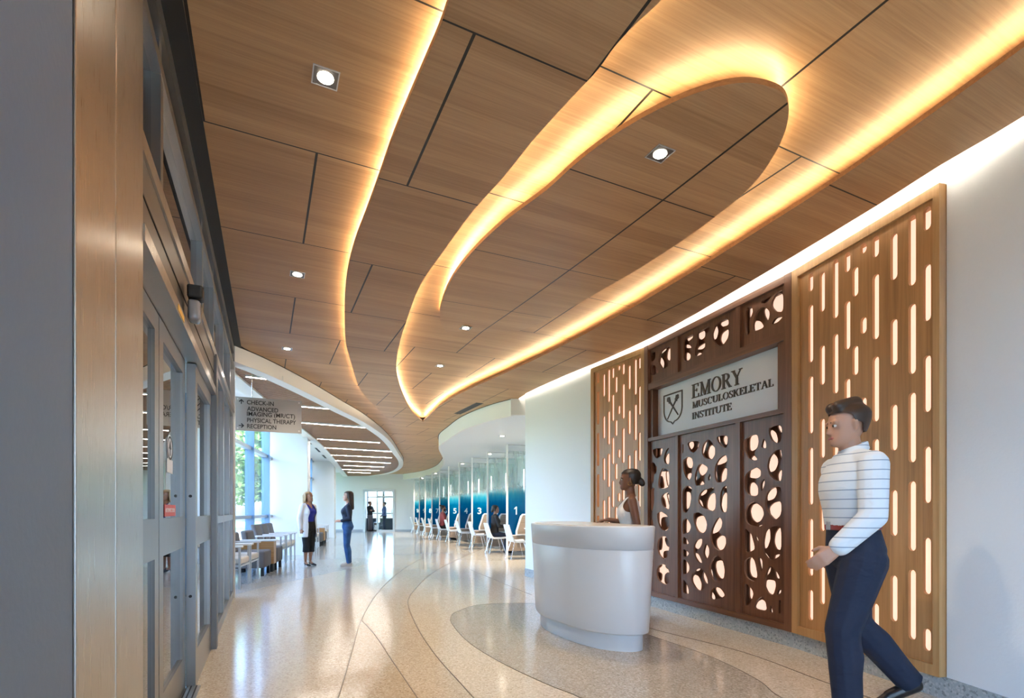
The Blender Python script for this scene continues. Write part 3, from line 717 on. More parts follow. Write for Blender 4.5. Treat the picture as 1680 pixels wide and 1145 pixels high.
BACKH = [
 [[(0.026, 1.989), (0.124, 1.983), (0.124, 1.892), (0.080, 1.880)],
    [(0.171, 1.978), (0.237, 1.975), (0.203, 1.895), (0.171, 1.882)],
    [(0.363, 1.904), (0.363, 1.755), (0.288, 1.782), (0.271, 1.836), (0.313, 1.894)],
    [(-0.039, 1.799), (0.007, 1.811), (-0.002, 1.747), (-0.039, 1.755)],
    [(0.062, 1.774), (0.115, 1.754), (0.106, 1.685), (0.053, 1.721)],
    [(0.177, 1.643), (0.223, 1.619), (0.257, 1.480), (0.177, 1.479), (0.154, 1.559)],
    [(0.288, 1.683), (0.363, 1.677), (0.363, 1.507), (0.325, 1.498), (0.296, 1.594)],
    [(0.216, 1.382), (0.262, 1.344), (0.293, 1.234), (0.237, 1.271), (0.203, 1.335)],
    [(0.363, 1.430), (0.363, 1.249), (0.330, 1.343), (0.305, 1.406)],
    [(-0.033, 1.471), (-0.002, 1.469), (-0.002, 1.230), (-0.033, 1.230)]]
 + [[(0.203, 1.120), (0.338, 1.132), (0.363, 1.049), (0.338, 0.987), (0.246, 0.950), (0.194, 1.014)],
    [(0.203, 0.882), (0.216, 0.835), (0.203, 0.718), (0.142, 0.703), (0.124, 0.777), (0.159, 0.859)],
    [(0.288, 0.883), (0.346, 0.842), (0.358, 0.755), (0.305, 0.778), (0.268, 0.848)],
    [(0.246, 0.706), (0.358, 0.721), (0.346, 0.666), (0.288, 0.615), (0.242, 0.616)],
    [(0.216, 0.540), (0.185, 0.500), (0.133, 0.479), (0.159, 0.518)],
    [(0.279, 0.538), (0.330, 0.499), (0.325, 0.488), (0.288, 0.510)],
    [(0.115, 0.445), (0.211, 0.423), (0.203, 0.348), (0.177, 0.319), (0.124, 0.360)],
    [(0.371, 0.442), (0.363, 0.327), (0.296, 0.298), (0.262, 0.335), (0.271, 0.420), (0.330, 0.456)],
    [(-0.033, 1.095), (-0.004, 1.096), (-0.004, 0.987), (-0.033, 0.986)],
    [(-0.033, 0.877), (0.026, 0.858), (0.007, 0.748), (-0.033, 0.745)]],
 [[(0.691, 1.992), (0.801, 1.984), (0.808, 1.930), (0.758, 1.892), (0.721, 1.930)],
    [(0.886, 1.978), (0.907, 1.965), (0.872, 1.894), (0.851, 1.920)],
    [(1.009, 1.976), (1.023, 1.956), (0.962, 1.818), (0.939, 1.839), (0.948, 1.913)],
    [(1.089, 1.915), (1.147, 1.872), (1.141, 1.800), (1.089, 1.751), (1.036, 1.782), (1.023, 1.839), (1.049, 1.897)],
    [(1.173, 1.987), (1.210, 1.991), (1.223, 1.908), (1.198, 1.920)],
    [(1.272, 1.987), (1.327, 1.975), (1.321, 1.887), (1.279, 1.892), (1.254, 1.949)],
    [(0.699, 1.825), (0.772, 1.798), (0.794, 1.738), (0.772, 1.682), (0.699, 1.697), (0.666, 1.749), (0.669, 1.803)],
    [(0.769, 1.634), (0.758, 1.576), (0.714, 1.545), (0.676, 1.581), (0.691, 1.629)],
    [(0.928, 1.727), (1.023, 1.700), (1.043, 1.661), (0.996, 1.609), (0.935, 1.585), (0.886, 1.621), (0.872, 1.674)],
    [(0.844, 1.624), (0.858, 1.570), (0.837, 1.514), (0.822, 1.553)],
    [(0.935, 1.539), (0.989, 1.492), (0.886, 1.483)],
    [(1.069, 1.608), (1.076, 1.557), (1.049, 1.522), (1.036, 1.560)],
    [(1.321, 1.794), (1.321, 1.710), (1.217, 1.688), (1.157, 1.689), (1.192, 1.740), (1.254, 1.779)],
    [(1.141, 1.654), (1.166, 1.624), (1.179, 1.501), (1.153, 1.516)],
    [(1.321, 1.640), (1.321, 1.543), (1.272, 1.510), (1.223, 1.499), (1.229, 1.584), (1.272, 1.648)],
    [(0.699, 1.492), (0.779, 1.459), (0.772, 1.440), (0.699, 1.472)],
    [(0.669, 1.424), (0.750, 1.411), (0.758, 1.334), (0.728, 1.237), (0.676, 1.212), (0.639, 1.247), (0.639, 1.386)],
    [(1.023, 1.435), (1.009, 1.393), (0.928, 1.363), (0.900, 1.378), (0.955, 1.428)],
    [(0.886, 1.340), (0.941, 1.301), (0.962, 1.240), (0.914, 1.255), (0.879, 1.302)],
    [(1.141, 1.398), (1.157, 1.298), (1.141, 1.216), (1.089, 1.193), (1.009, 1.226), (1.016, 1.309), (1.063, 1.378)],
    [(1.076, 1.451), (1.128, 1.452), (1.115, 1.440), (1.082, 1.445)],
    [(1.321, 1.472), (1.321, 1.436), (1.266, 1.443)],
    [(1.321, 1.392), (1.321, 1.189), (1.248, 1.184), (1.223, 1.252), (1.242, 1.350), (1.279, 1.389)]]
 + [[(0.676, 1.125), (0.743, 1.068), (0.765, 1.020), (0.728, 0.960), (0.639, 0.932), (0.624, 1.055)],
    [(0.844, 1.127), (0.955, 1.152), (1.016, 1.111), (1.023, 1.036), (0.996, 0.980), (0.948, 0.950), (0.872, 0.975), (0.822, 1.050)],
    [(1.198, 1.145), (1.248, 1.096), (1.242, 1.033), (1.192, 0.978), (1.089, 0.946), (1.108, 1.020), (1.147, 1.104)],
    [(0.654, 0.893), (0.691, 0.880), (0.721, 0.828), (0.676, 0.811), (0.631, 0.828), (0.627, 0.867)],
    [(1.229, 0.943), (1.297, 0.933), (1.305, 0.858), (1.266, 0.798), (1.204, 0.780), (1.160, 0.822), (1.153, 0.894)],
    [(1.082, 0.891), (1.102, 0.841), (1.089, 0.854)],
    [(0.948, 0.893), (0.935, 0.817), (0.872, 0.765), (0.808, 0.790), (0.822, 0.848), (0.886, 0.885)],
    [(0.646, 0.759), (0.728, 0.716), (0.684, 0.674), (0.631, 0.669), (0.627, 0.748)],
    [(0.815, 0.728), (0.886, 0.719), (0.948, 0.620), (0.886, 0.624), (0.830, 0.676)],
    [(1.003, 0.849), (1.049, 0.806), (1.052, 0.723), (1.016, 0.664), (0.962, 0.725), (0.962, 0.791)],
    [(0.646, 0.631), (0.721, 0.589), (0.728, 0.521), (0.684, 0.477), (0.631, 0.466), (0.627, 0.619)],
    [(0.921, 0.561), (0.886, 0.529), (0.822, 0.522), (0.851, 0.549)],
    [(0.815, 0.482), (0.886, 0.472), (0.935, 0.392), (0.921, 0.310), (0.844, 0.323), (0.779, 0.382), (0.775, 0.449)],
    [(0.962, 0.542), (1.016, 0.487), (1.036, 0.392), (0.982, 0.417), (0.948, 0.479)],
    [(1.016, 0.352), (1.009, 0.332), (0.962, 0.313), (0.982, 0.343)],
    [(1.204, 0.676), (1.260, 0.677), (1.285, 0.590), (1.272, 0.491), (1.217, 0.484), (1.160, 0.540), (1.141, 0.611), (1.153, 0.658)],
    [(1.063, 0.594), (1.102, 0.552), (1.117, 0.462), (1.076, 0.494)],
    [(1.134, 0.702), (1.115, 0.663), (1.086, 0.652), (1.102, 0.685)],
    [(0.639, 0.373), (0.714, 0.304), (0.717, 0.246), (0.631, 0.243)],
    [(1.089, 0.339), (1.141, 0.292), (1.147, 0.252), (1.076, 0.245)],
    [(1.153, 0.389), (1.229, 0.382), (1.291, 0.320), (1.242, 0.285), (1.192, 0.300), (1.141, 0.356)]],
 [[(1.719, 1.938), (1.736, 1.887), (1.719, 1.806), (1.653, 1.781), (1.586, 1.802), (1.586, 1.906), (1.641, 1.942)],
    [(1.794, 1.893), (1.823, 1.840), (1.823, 1.790), (1.765, 1.805), (1.771, 1.855)],
    [(1.671, 1.746), (1.725, 1.694), (1.677, 1.688), (1.627, 1.708)],
    [(1.949, 1.988), (2.005, 1.990), (2.005, 1.905), (1.971, 1.936)],
    [(1.895, 1.956), (1.939, 1.923), (1.960, 1.858), (1.949, 1.820), (1.895, 1.857), (1.862, 1.925), (1.867, 1.955)],
    [(1.906, 1.740), (1.955, 1.691), (1.962, 1.637), (1.928, 1.573), (1.862, 1.560), (1.842, 1.620), (1.867, 1.708)],
    [(1.971, 1.768), (2.005, 1.765), (2.005, 1.673), (1.982, 1.706)],
    [(2.005, 1.582), (2.005, 1.471), (1.960, 1.474), (1.952, 1.532), (1.971, 1.566)],
    [(1.701, 1.624), (1.760, 1.590), (1.760, 1.535), (1.713, 1.512), (1.605, 1.526), (1.586, 1.555), (1.629, 1.609)],
    [(1.677, 1.480), (1.725, 1.435), (1.727, 1.361), (1.701, 1.344), (1.629, 1.350), (1.586, 1.375), (1.586, 1.432), (1.629, 1.473)],
    [(1.803, 1.514), (1.808, 1.450), (1.765, 1.379), (1.762, 1.461), (1.783, 1.506)],
    [(1.939, 1.422), (1.949, 1.363), (1.917, 1.311), (1.828, 1.290), (1.828, 1.349), (1.873, 1.402)],
    [(1.982, 1.415), (2.003, 1.406), (2.003, 1.371)],
    [(1.997, 1.292), (1.997, 1.160), (1.928, 1.111), (1.867, 1.159), (1.851, 1.231), (1.906, 1.276)],
    [(1.713, 1.274), (1.777, 1.232), (1.800, 1.168), (1.760, 1.103), (1.701, 1.084), (1.641, 1.129), (1.621, 1.204), (1.653, 1.261)]]
 + [[(1.800, 1.071), (1.783, 1.048), (1.725, 1.042), (1.736, 1.060)],
    [(1.586, 1.009), (1.641, 0.978), (1.692, 0.831), (1.641, 0.804), (1.580, 0.790)],
    [(1.689, 0.975), (1.731, 0.926), (1.727, 0.885), (1.695, 0.934)],
    [(1.867, 1.041), (1.875, 0.934), (1.839, 0.851), (1.800, 0.839), (1.792, 0.902), (1.817, 1.013)],
    [(1.997, 1.047), (1.997, 0.839), (1.939, 0.844), (1.909, 0.909), (1.922, 0.990), (1.960, 1.040)],
    [(1.817, 0.804), (1.867, 0.753), (1.851, 0.741), (1.806, 0.766), (1.800, 0.798)],
    [(1.971, 0.802), (1.994, 0.791), (1.971, 0.762), (1.915, 0.744), (1.922, 0.789)],
    [(1.641, 0.753), (1.689, 0.710), (1.725, 0.547), (1.641, 0.555), (1.580, 0.605), (1.580, 0.719)],
    [(1.725, 0.760), (1.777, 0.736), (1.780, 0.654), (1.765, 0.612), (1.736, 0.678)],
    [(1.879, 0.692), (1.873, 0.628), (1.828, 0.582), (1.828, 0.632)],
    [(1.919, 0.673), (1.987, 0.579), (1.939, 0.573)],
    [(1.851, 0.553), (1.928, 0.554), (1.937, 0.502), (1.906, 0.413), (1.839, 0.425), (1.811, 0.476), (1.817, 0.540)],
    [(1.997, 0.484), (1.992, 0.448), (1.949, 0.424), (1.960, 0.461)],
    [(1.580, 0.477), (1.653, 0.454), (1.674, 0.401), (1.647, 0.329), (1.577, 0.348)],
    [(1.580, 0.311), (1.617, 0.279), (1.574, 0.257)],
    [(1.771, 0.356), (1.817, 0.340), (1.834, 0.252), (1.677, 0.252), (1.713, 0.323)],
    [(1.879, 0.328), (1.906, 0.248), (1.867, 0.250)],
    [(1.987, 0.381), (1.992, 0.343), (1.971, 0.330)]]]
TOPF = [[[(0.041, 3.188), (0.198, 3.170), (0.168, 3.074), (0.041, 3.070)],
    [(0.407, 3.170), (0.477, 3.155), (0.477, 2.967), (0.435, 2.933), (0.342, 2.905), (0.237, 3.032), (0.275, 3.139)],
    [(0.047, 3.035), (0.188, 2.998), (0.241, 2.925), (0.237, 2.888), (0.047, 2.899)]],
 [[(0.707, 3.174), (0.886, 3.171), (0.871, 3.117), (0.790, 3.104), (0.863, 3.018), (0.822, 2.992), (0.847, 2.942), (0.822, 2.895), (0.707, 2.905)],
    [(0.942, 3.164), (1.159, 3.169), (1.116, 3.102), (1.074, 3.105), (1.074, 2.971), (1.034, 2.905), (0.910, 2.903), (0.910, 2.988), (0.949, 3.061)],
    [(1.287, 3.166), (1.383, 3.163), (1.420, 3.140), (1.420, 2.965), (1.335, 2.903), (1.273, 2.914), (1.195, 2.985), (1.174, 3.073), (1.217, 3.140)]],
 [[(1.645, 3.179), (1.723, 3.159), (1.737, 3.104), (1.687, 3.038), (1.699, 2.905), (1.642, 2.907)],
    [(1.855, 3.115), (1.928, 3.053), (1.933, 2.989), (1.911, 2.954), (1.872, 2.957), (1.878, 2.906), (1.740, 2.910), (1.735, 3.013), (1.781, 3.097)],
    [(1.833, 3.173), (1.966, 3.179), (1.906, 3.127), (1.839, 3.144)],
    [(2.024, 3.182), (2.084, 3.185), (2.084, 2.974), (2.003, 3.009), (1.949, 3.080), (1.960, 3.137)],
    [(2.087, 2.941), (2.024, 2.906), (1.949, 2.908), (1.992, 2.959)]]]
TOPB = [[[(-0.033, 3.210), (0.029, 3.199), (0.059, 3.111), (-0.054, 3.111)],
    [(0.294, 3.199), (0.313, 3.170), (0.189, 3.141), (0.208, 3.183)],
    [(0.384, 3.184), (0.384, 3.005), (0.304, 3.056), (0.322, 3.156)],
    [(0.189, 3.123), (0.266, 3.031), (0.247, 2.942), (0.159, 3.036)],
    [(0.080, 3.027), (0.139, 2.969), (0.139, 2.921), (0.059, 2.935)],
    [(-0.033, 3.056), (0.019, 3.049), (0.019, 2.939), (-0.043, 2.930)],
    [(0.341, 2.970), (0.313, 2.936), (0.275, 2.940)]],
 [[(0.801, 3.201), (0.785, 3.163), (0.702, 3.144), (0.677, 3.185), (0.702, 3.210)],
    [(0.652, 3.127), (0.736, 3.096), (0.772, 3.052), (0.652, 3.082)],
    [(0.669, 3.038), (0.752, 2.987), (0.744, 2.924), (0.660, 2.935)],
    [(0.958, 3.198), (0.992, 3.161), (0.989, 3.109), (0.928, 3.094), (0.873, 3.135), (0.873, 3.205)],
    [(0.992, 3.050), (0.992, 3.003), (0.943, 2.986), (0.849, 3.013), (0.881, 3.036)],
    [(0.881, 2.972), (0.951, 2.936), (0.833, 2.937)],
    [(1.166, 3.181), (1.195, 3.105), (1.166, 3.033), (1.116, 3.038), (1.101, 3.105), (1.123, 3.165)],
    [(1.340, 3.182), (1.340, 3.122), (1.251, 3.132), (1.212, 3.171), (1.237, 3.207)],
    [(1.340, 3.088), (1.340, 2.998), (1.258, 2.936), (1.216, 3.007), (1.237, 3.071)]],
 [[(1.604, 3.203), (1.652, 3.190), (1.664, 3.139), (1.640, 3.096), (1.598, 3.102)],
    [(1.579, 2.989), (1.628, 2.940), (1.573, 2.939)],
    [(1.688, 3.047), (1.759, 3.018), (1.805, 2.943), (1.676, 2.944), (1.670, 3.016)],
    [(1.816, 3.130), (1.861, 3.077), (1.863, 3.031), (1.844, 2.988), (1.805, 3.052), (1.793, 3.111)],
    [(1.883, 3.195), (1.900, 3.211), (1.827, 3.171), (1.816, 3.180)],
    [(2.018, 3.191), (2.018, 3.012), (1.938, 3.045), (1.889, 3.103), (1.894, 3.155), (1.938, 3.200)],
    [(2.018, 2.972), (1.959, 2.940), (1.889, 2.942), (1.938, 2.987)]]]
BAYS = [(.07, .60), (.645, 1.54), (1.595, 2.13)]
def board(name, x0, x1, z0, z1, holes, ya, yb, mat, q):
    hs = []
    for h in holes:
        h = [(min(max(p[0], x0 + .02), x1 - .02), min(max(p[1], z0 + .02), z1 - .02)) for p in h]
        hs.append(chaikin(h, 2, q))
    return MB().xz([(x0, z0), (x1, z0), (x1, z1), (x0, z1)], ya, yb, hs).obj(name, mat, t)
for (x0, x1), hf, hb, tf, tb in zip(BAYS, FRONT, BACKH, TOPF, TOPB):
    board('pebble_board', x0, x1, ZB + .05, 2.075, hf, .028, .050, M['walnut'], .2)
    board('pebble_board', x0, x1, 2.79, 3.22, tf, .028, .050, M['walnut'], .2)
    board('inner_board', x0, x1, ZB + .05, 2.075, hb, .10, .115, M['walnut'], .2)
    board('inner_board', x0, x1, 2.79, 3.22, tb, .10, .115, M['walnut'], .2)
for x0, x1 in ((0, .075), (2.125, L)): MB().box(x0, x1, -.012, .2, ZB, ZT).obj('stile', M['walnut'], t)
for x0, x1 in ((.597, .648), (1.537, 1.598)):
    MB().box(x0, x1, .0, .12, ZB + .05, 2.08).obj('mullion', M['walnut'], t); MB().box(x0, x1, .0, .12, 2.785, 3.23).obj('mullion', M['walnut'], t)
for z0, z1 in ((ZB, ZB + .055), (2.07, 2.112), (2.715, 2.795), (3.215, ZT)): MB().box(.075, 2.125, -.006, .2, z0, z1).obj('rail', M['walnut_x'], t)
for x0, x1 in ((.075, .137), (2.03, 2.125)): MB().box(x0, x1, .02, .2, 2.112, 2.715).obj('cheek', M['walnut'], t)
MB().box(.05, 2.15, .17, .19, ZB + .02, 2.09).obj('backlight', M['back'], t)
MB().box(.05, 2.15, .17, .19, 2.76, 3.25).obj('backlight', M['back'], t)

# the white name board, its serif lettering cut from strokes, and the shield
t = thing('name_board', 'white board with dark serif lettering and a shield, set in the walnut screen', 'sign', (*W3, 0), rz_of(W3, W2))
MB().box(.138, 2.029, .10, .125, 2.113, 2.714).obj('board', M['sign_white'], t)
K, H_ = .17, .075                                     # thick and thin strokes, as parts of the cap height
def st(x0, z0, x1, z1, w):                            # slanted stroke of horizontal width w
    return [(x0 - w / 2, z0), (x0 + w / 2, z0), (x1 + w / 2, z1), (x1 - w / 2, z1)]
def hs(x0, x1, z0, z1): return [(x0, z0), (x1, z0), (x1, z1), (x0, z1)]
def sf(x, z, w=.34):                                  # slab serif centred on x, at foot (z=0) or head (z=1)
    return hs(x - w / 2, x + w / 2, 0, .055) if z == 0 else hs(x - w / 2, x + w / 2, .945, 1)
def arc(cx, cz, rx, rz, a0, a1, tx, tz, n=14):        # thick-and-thin bow
    o = []; i_ = []
    for k in range(n + 1):
        a = math.radians(a0 + (a1 - a0) * k / n); o.append((cx + rx * math.cos(a), cz + rz * math.sin(a))); i_.append((cx + (rx - tx) * math.cos(a), cz + (rz - tz) * math.sin(a)))
    return o + i_[::-1]
stem = lambda x: [hs(x - K / 2, x + K / 2, 0, 1), sf(x, 0), sf(x, 1)]
GL = {'E': (.72, stem(.17) + [hs(.17, .64, .94, 1), hs(.17, .50, .50, .56), hs(.17, .68, 0, .06), hs(.58, .64, .76, .96), hs(.45, .50, .42, .64), hs(.61, .68, .02, .26)]),
 'M': (1.06, [st(.19, 0, .19, 1, H_), st(.20, 1, .53, .0, K), st(.53, 0, .86, 1, H_), st(.88, 0, .88, 1, K), sf(.19, 0, .30), sf(.16, 1, .24), sf(.88, 0), sf(.92, 1, .26)]),
 'O': (.94, [arc(.47, .5, .43, .52, 0, 180, .15, .06), arc(.47, .5, .43, .52, 180, 360, .15, .06)]),
 'R': (.84, stem(.17) + [arc(.34, .745, .32, .255, -90, 90, .15, .06), hs(.17, .36, .94, 1), hs(.17, .36, .49, .55), st(.70, 0, .40, .52, K), hs(.60, .84, 0, .055)]),
 'Y': (.80, [st(.40, .46, .10, 1, K), st(.40, .46, .70, 1, H_), hs(.40 - K / 2, .40 + K / 2, 0, .5), sf(.40, 0), sf(.10, 1, .30), sf(.70, 1, .26)]),
 'U': (.90, [hs(.16 - K / 2, .16 + K / 2, .3, 1), hs(.74 - H_ / 2, .74 + H_ / 2, .3, 1), arc(.43, .33, .355, .35, 180, 360, .13, .075), sf(.16, 1, .32), sf(.74, 1, .28)]),
 'S': (.62, [arc(.31, .745, .25, .265, 40, 180, .11, .06), arc(.31, .745, .25, .265, 180, 270, .13, .11), arc(.30, .255, .27, .265, 90, 0, .13, .11), arc(.30, .255, .27, .265, 0, -140, .12, .06), hs(.49, .54, .74, .96), hs(.05, .10, .04, .27)]),
 'C': (.86, [arc(.46, .5, .42, .52, 50, 180, .16, .06), arc(.46, .5, .42, .52, 180, 312, .16, .06), hs(.70, .76, .70, .98)]),
 'L': (.68, stem(.17) + [hs(.17, .64, 0, .06), hs(.57, .64, .02, .27)]),
 'K': (.88, stem(.17) + [st(.24, .44, .68, 1, H_ * 1.2), st(.70, 0, .36, .58, K), hs(.58, .88, 0, .055), hs(.56, .82, .945, 1)]),
 'T': (.78, [hs(.39 - K / 2, .39 + K / 2, 0, 1), sf(.39, 0), hs(.05, .73, .94, 1), hs(.05, .11, .74, .97), hs(.67, .73, .74, .97)]),
 'A': (.88, [st(.13, 0, .43, 1, H_), st(.74, 0, .42, 1, K), hs(.24, .62, .33, .39), sf(.12, 0, .28), sf(.76, 0, .32)]),
 'I': (.36, stem(.18)),
 'N': (.94, [st(.17, 0, .17, 1, H_), st(.17, 1, .77, 0, K), st(.77, 0, .77, 1, H_), sf(.17, 0, .28), sf(.12, 1, .24), sf(.77, 1, .28)])}
def serif(word, x0, x1, z0, z1):
    """one word fitted to a box on the board"""
    tot = sum(GL[c][0] for c in word); sx = (x1 - x0) / tot; sz = z1 - z0; x = x0; mb = MB()
    for c in word:
        w, polys = GL[c]
        for p in polys: mb.xz([(x + a * sx, z0 + b * sz) for a, b in p], .092, .1005)
        x += w * sx
    return mb.obj('lettering', M['brown_ink'], t)
serif('EMORY', .775, 1.525, 2.474, 2.630)
serif('MUSCULOSKELETAL', .780, 1.915, 2.361, 2.434)
serif('INSTITUTE', .780, 1.388, 2.236, 2.311)
cx = .432
sh = lambda s: [(cx - .178 * s, 2.43 + .185 * s), (cx + .178 * s, 2.43 + .185 * s)] + [(cx + .178 * s * math.cos(a) ** .75 , 2.40 - .165 * s * math.sin(a) - .0 + .03 * s) for a in [PI / 2 * i / 12 for i in range(0, 12)]] + [(cx, 2.43 - .195 * s)] + [(cx - .178 * s * math.cos(a) ** .75, 2.40 - .165 * s * math.sin(a) + .03 * s) for a in [PI / 2 * i / 12 for i in range(11, -1, -1)]]
MB().xz(sh(1), .092, .1005, [sh(.915)[::-1]]).obj('shield', M['brown_ink'], t)
mb = MB()
def slant(x0, z0, x1, z1, w0, w1):
    d = Vector((x1 - x0, z1 - z0)).normalized(); n = Vector((-d.y, d.x))
    mb.xz([(x0 + n.x * w0, z0 + n.y * w0), (x0 - n.x * w0, z0 - n.y * w0), (x1 - n.x * w1, z1 - n.y * w1), (x1 + n.x * w1, z1 + n.y * w1)], .092, .1005)
slant(cx + .10, 2.335, cx - .055, 2.515, .006, .011); slant(cx - .055, 2.515, cx - .085, 2.555, .012, .036); slant(cx - .085, 2.555, cx - .10, 2.572, .030, .012)
slant(cx - .10, 2.315, cx + .055, 2.515, .004, .009); slant(cx + .055, 2.515, cx + .088, 2.558, .010, .034); slant(cx + .09, 2.56, cx + .10, 2.575, .022, .008)
slant(cx - .075, 2.50, cx - .045, 2.535, .004, .006); slant(cx + .04, 2.535, cx + .08, 2.505, .004, .006)
mb.obj('emblem', M['brown_ink'], t)

# ------------------------------------------------------------------ glazed entrance on the left: steel cladding, sliding doors, fixed lights
SO, SA = (-.50, 0, 0), math.atan2(.9053, -.4247)       # local x runs away along the glazing, local y outwards
def sfr(name): return frame(name, SO, SA)
r = sfr('wall_left'); MB().box(-.25, 1.368, -.024, .28, 0, 3.78).obj('plaster', plain('shaded_white_paint', (.17, .215, .27), .6, noise=.015, nscale=50), r)  # a white wall; the shade on it is put into the dark paint colour
r = sfr('trim_7'); MB().rbox(1.372, 1.726, -.03, .12, 0, 3.78, .003).obj('cladding', M['steel'], r); MB().rbox(1.737, 2.110, -.03, .16, 0, 3.78, .003).obj('cladding', M['steel'], r); MB().box(1.71, 1.75, -.01, .12, 0, 3.78).obj('backing', M['black'], r)
def glazed(name, parent, x0, x1, y0, y1, z0, z1, fr, rails=(), w=.055, bw=None, tw=None, gmat=None, fmat=None):
    """a framed light: frame mesh with its pane as sub-part"""
    mb = MB(); bw = w if bw is None else bw; tw = w if tw is None else tw
    mb.box(x0, x0 + w, y0, y1, z0, z1); mb.box(x1 - w, x1, y0, y1, z0, z1)
    mb.box(x0 + w, x1 - w, y0, y1, z0, z0 + bw); mb.box(x0 + w, x1 - w, y0, y1, z1 - tw, z1)
    for a, b in rails: mb.box(x0 + w, x1 - w, y0, y1, a, b)
    f = mb.obj(name, fmat or M['alu'], parent); ym = (y0 + y1) / 2
    MB().box(x0 + w * .6, x1 - w * .6, ym - .006, ym + .006, z0 + bw * .6, z1 - tw * .6).obj('pane', gmat or M['glass_dark'], f)
    return f
d = sfr('door_1')
leaf = glazed('sliding_leaf', d, 1.95, 2.955, .058, .10, .01, 2.20, None, ((.96, 1.16),), .10, .22, .10)
leaf = glazed('sliding_leaf', d, 2.96, 3.87, .056, .10, .01, 2.20, None, ((.96, 1.16),), .11, .22, .10)
MB().box(3.87, 3.892, .058, .11, .01, 2.20).obj('gasket', M['black'], leaf)
MB().box(3.19, 3.56, .068, .0705, 1.168, 1.235).obj('red_sticker', plain('red_sticker', (.62, .06, .05), .4), leaf)
text_obj('sticker_lettering', 'AUTOMATIC DOOR', .034, M['white'], leaf, (3.21, .0672, 1.192), (PI / 2, 0, 0), .0005)
mb = MB(); mb.box(3.27, 3.46, .069, .0705, 1.42, 1.50)
cc = lambda rx, rz: [(3.365 + rx * math.cos(i * PI / 12), 1.565 + rz * math.sin(i * PI / 12)) for i in range(24)]
mb.xz(cc(.095, .078), .069, .0705); mb.obj('notice_decal', M['sign_white'], leaf)
mb = MB(); mb.xz(cc(.085, .069), .0672, .0688, [cc(.074, .058)[::-1]])
mb.xz([(3.357, 1.52), (3.373, 1.52), (3.373, 1.56), (3.40, 1.56), (3.365, 1.61), (3.33, 1.56), (3.357, 1.56)], .0672, .0688); mb.obj('decal_mark', M['ink'], leaf)
MB().box(2.11, 5.00, -.02, .20, 2.265, 2.545).obj('header_box', M['alu_dark'], d)
MB().box(2.11, 4.96, -.036, .20, 2.205, 2.268).obj('header_lip', M['steel'], d)
MB().box(2.11, 4.96, -.024, -.018, 2.39, 2.398).obj('header_joint', M['black'], d)
MB().box(2.88, 3.08, -.0385, -.0355, 2.218, 2.248).obj('label_plate', plain('orange_label', (.75, .42, .08), .4), d)
MB().box(2.6, 3.9, -.03, .14, .0, .010).obj('threshold', M['alu'], d)
for y in (-.012, .02, .045): MB().box(2.6, 3.9, y, y + .008, .008, .012).obj('threshold_groove', M['black'], d)
w1 = sfr('window_1')
glazed('side_light', w1, 3.90, 4.95, .0, .055, .0, 2.20, None, ((.96, 1.16),), .10, .24, .10)
mb = MB()
for z in (.62, 1.30): mb.extr([(.03 + .010 * math.cos(i * PI / 6), z + .010 * math.sin(i * PI / 6)) for i in range(12)], 3.893, 3.901, lambda u, w, q: (q, u, w))
mb.obj('stop_screw', M['black'], w1)
MB().box(4.95, 5.07, -.042, .10, 0, 2.56).obj('post', M['alu_dark'], w1)
w2 = sfr('window_2')
for a, b in ((5.07, 6.17), (6.17, 7.06), (7.06, 7.82)): glazed('fixed_light', w2, a, b, -.01, .06, .0, 2.54, None, ((1.08, 1.15),), .05, .11, .06)
MB().box(7.82, 7.93, -.03, .10, 0, 3.36).obj('end_post', M['white'], w2)
MB().box(2.11, 7.82, -.030, .06, 2.545, 2.615).obj('transom_rail', M['steel'], w2)
MB().box(2.11, 7.82, -.022, .06, 3.135, 3.19).obj('upper_rail', M['steel'], w2)
MB().box(2.11, 7.82, -.030, .06, 3.30, 3.42).obj('head_rail', M['alu'], w2)
for x in (2.56, 4.14, 4.98, 6.0, 7.08):
    MB().box(x - .03, x + .03, -.018, .06, 2.61, 3.14).obj('mullion', M['alu'], w2); MB().box(x - .03, x + .03, -.012, .06, 3.185, 3.31).obj('mullion', M['alu'], w2)
MB().box(2.11, 7.82, .018, .028, 2.60, 3.15).obj('upper_pane', M['glass_dark'], w2); MB().box(2.11, 7.82, .018, .028, 3.18, 3.31).obj('upper_pane', M['glass_dark'], w2)
r = sfr('trim_8'); MB().box(1.9, 7.93, -.115, .0, 3.40, 3.52).obj('ceiling_reveal', M['black'], r); MB().box(1.2, 7.93, -.01, .2, 3.42, 3.78).obj('bulkhead', M['dark'], r)
t = thing('door_sensor', 'small black and silver motion sensor above the sliding entrance door', 'sensor', SO, SA)
MB().rbox(3.18, 3.27, -.115, -.036, 2.40, 2.475, .012).obj('housing', M['black'], t)
auto_smooth(MB().rbox(3.19, 3.28, -.10, -.036, 2.275, 2.398, .02).obj('lens_cover', plain('smoked_lens', (.25, .25, .27), .12, .2), t))
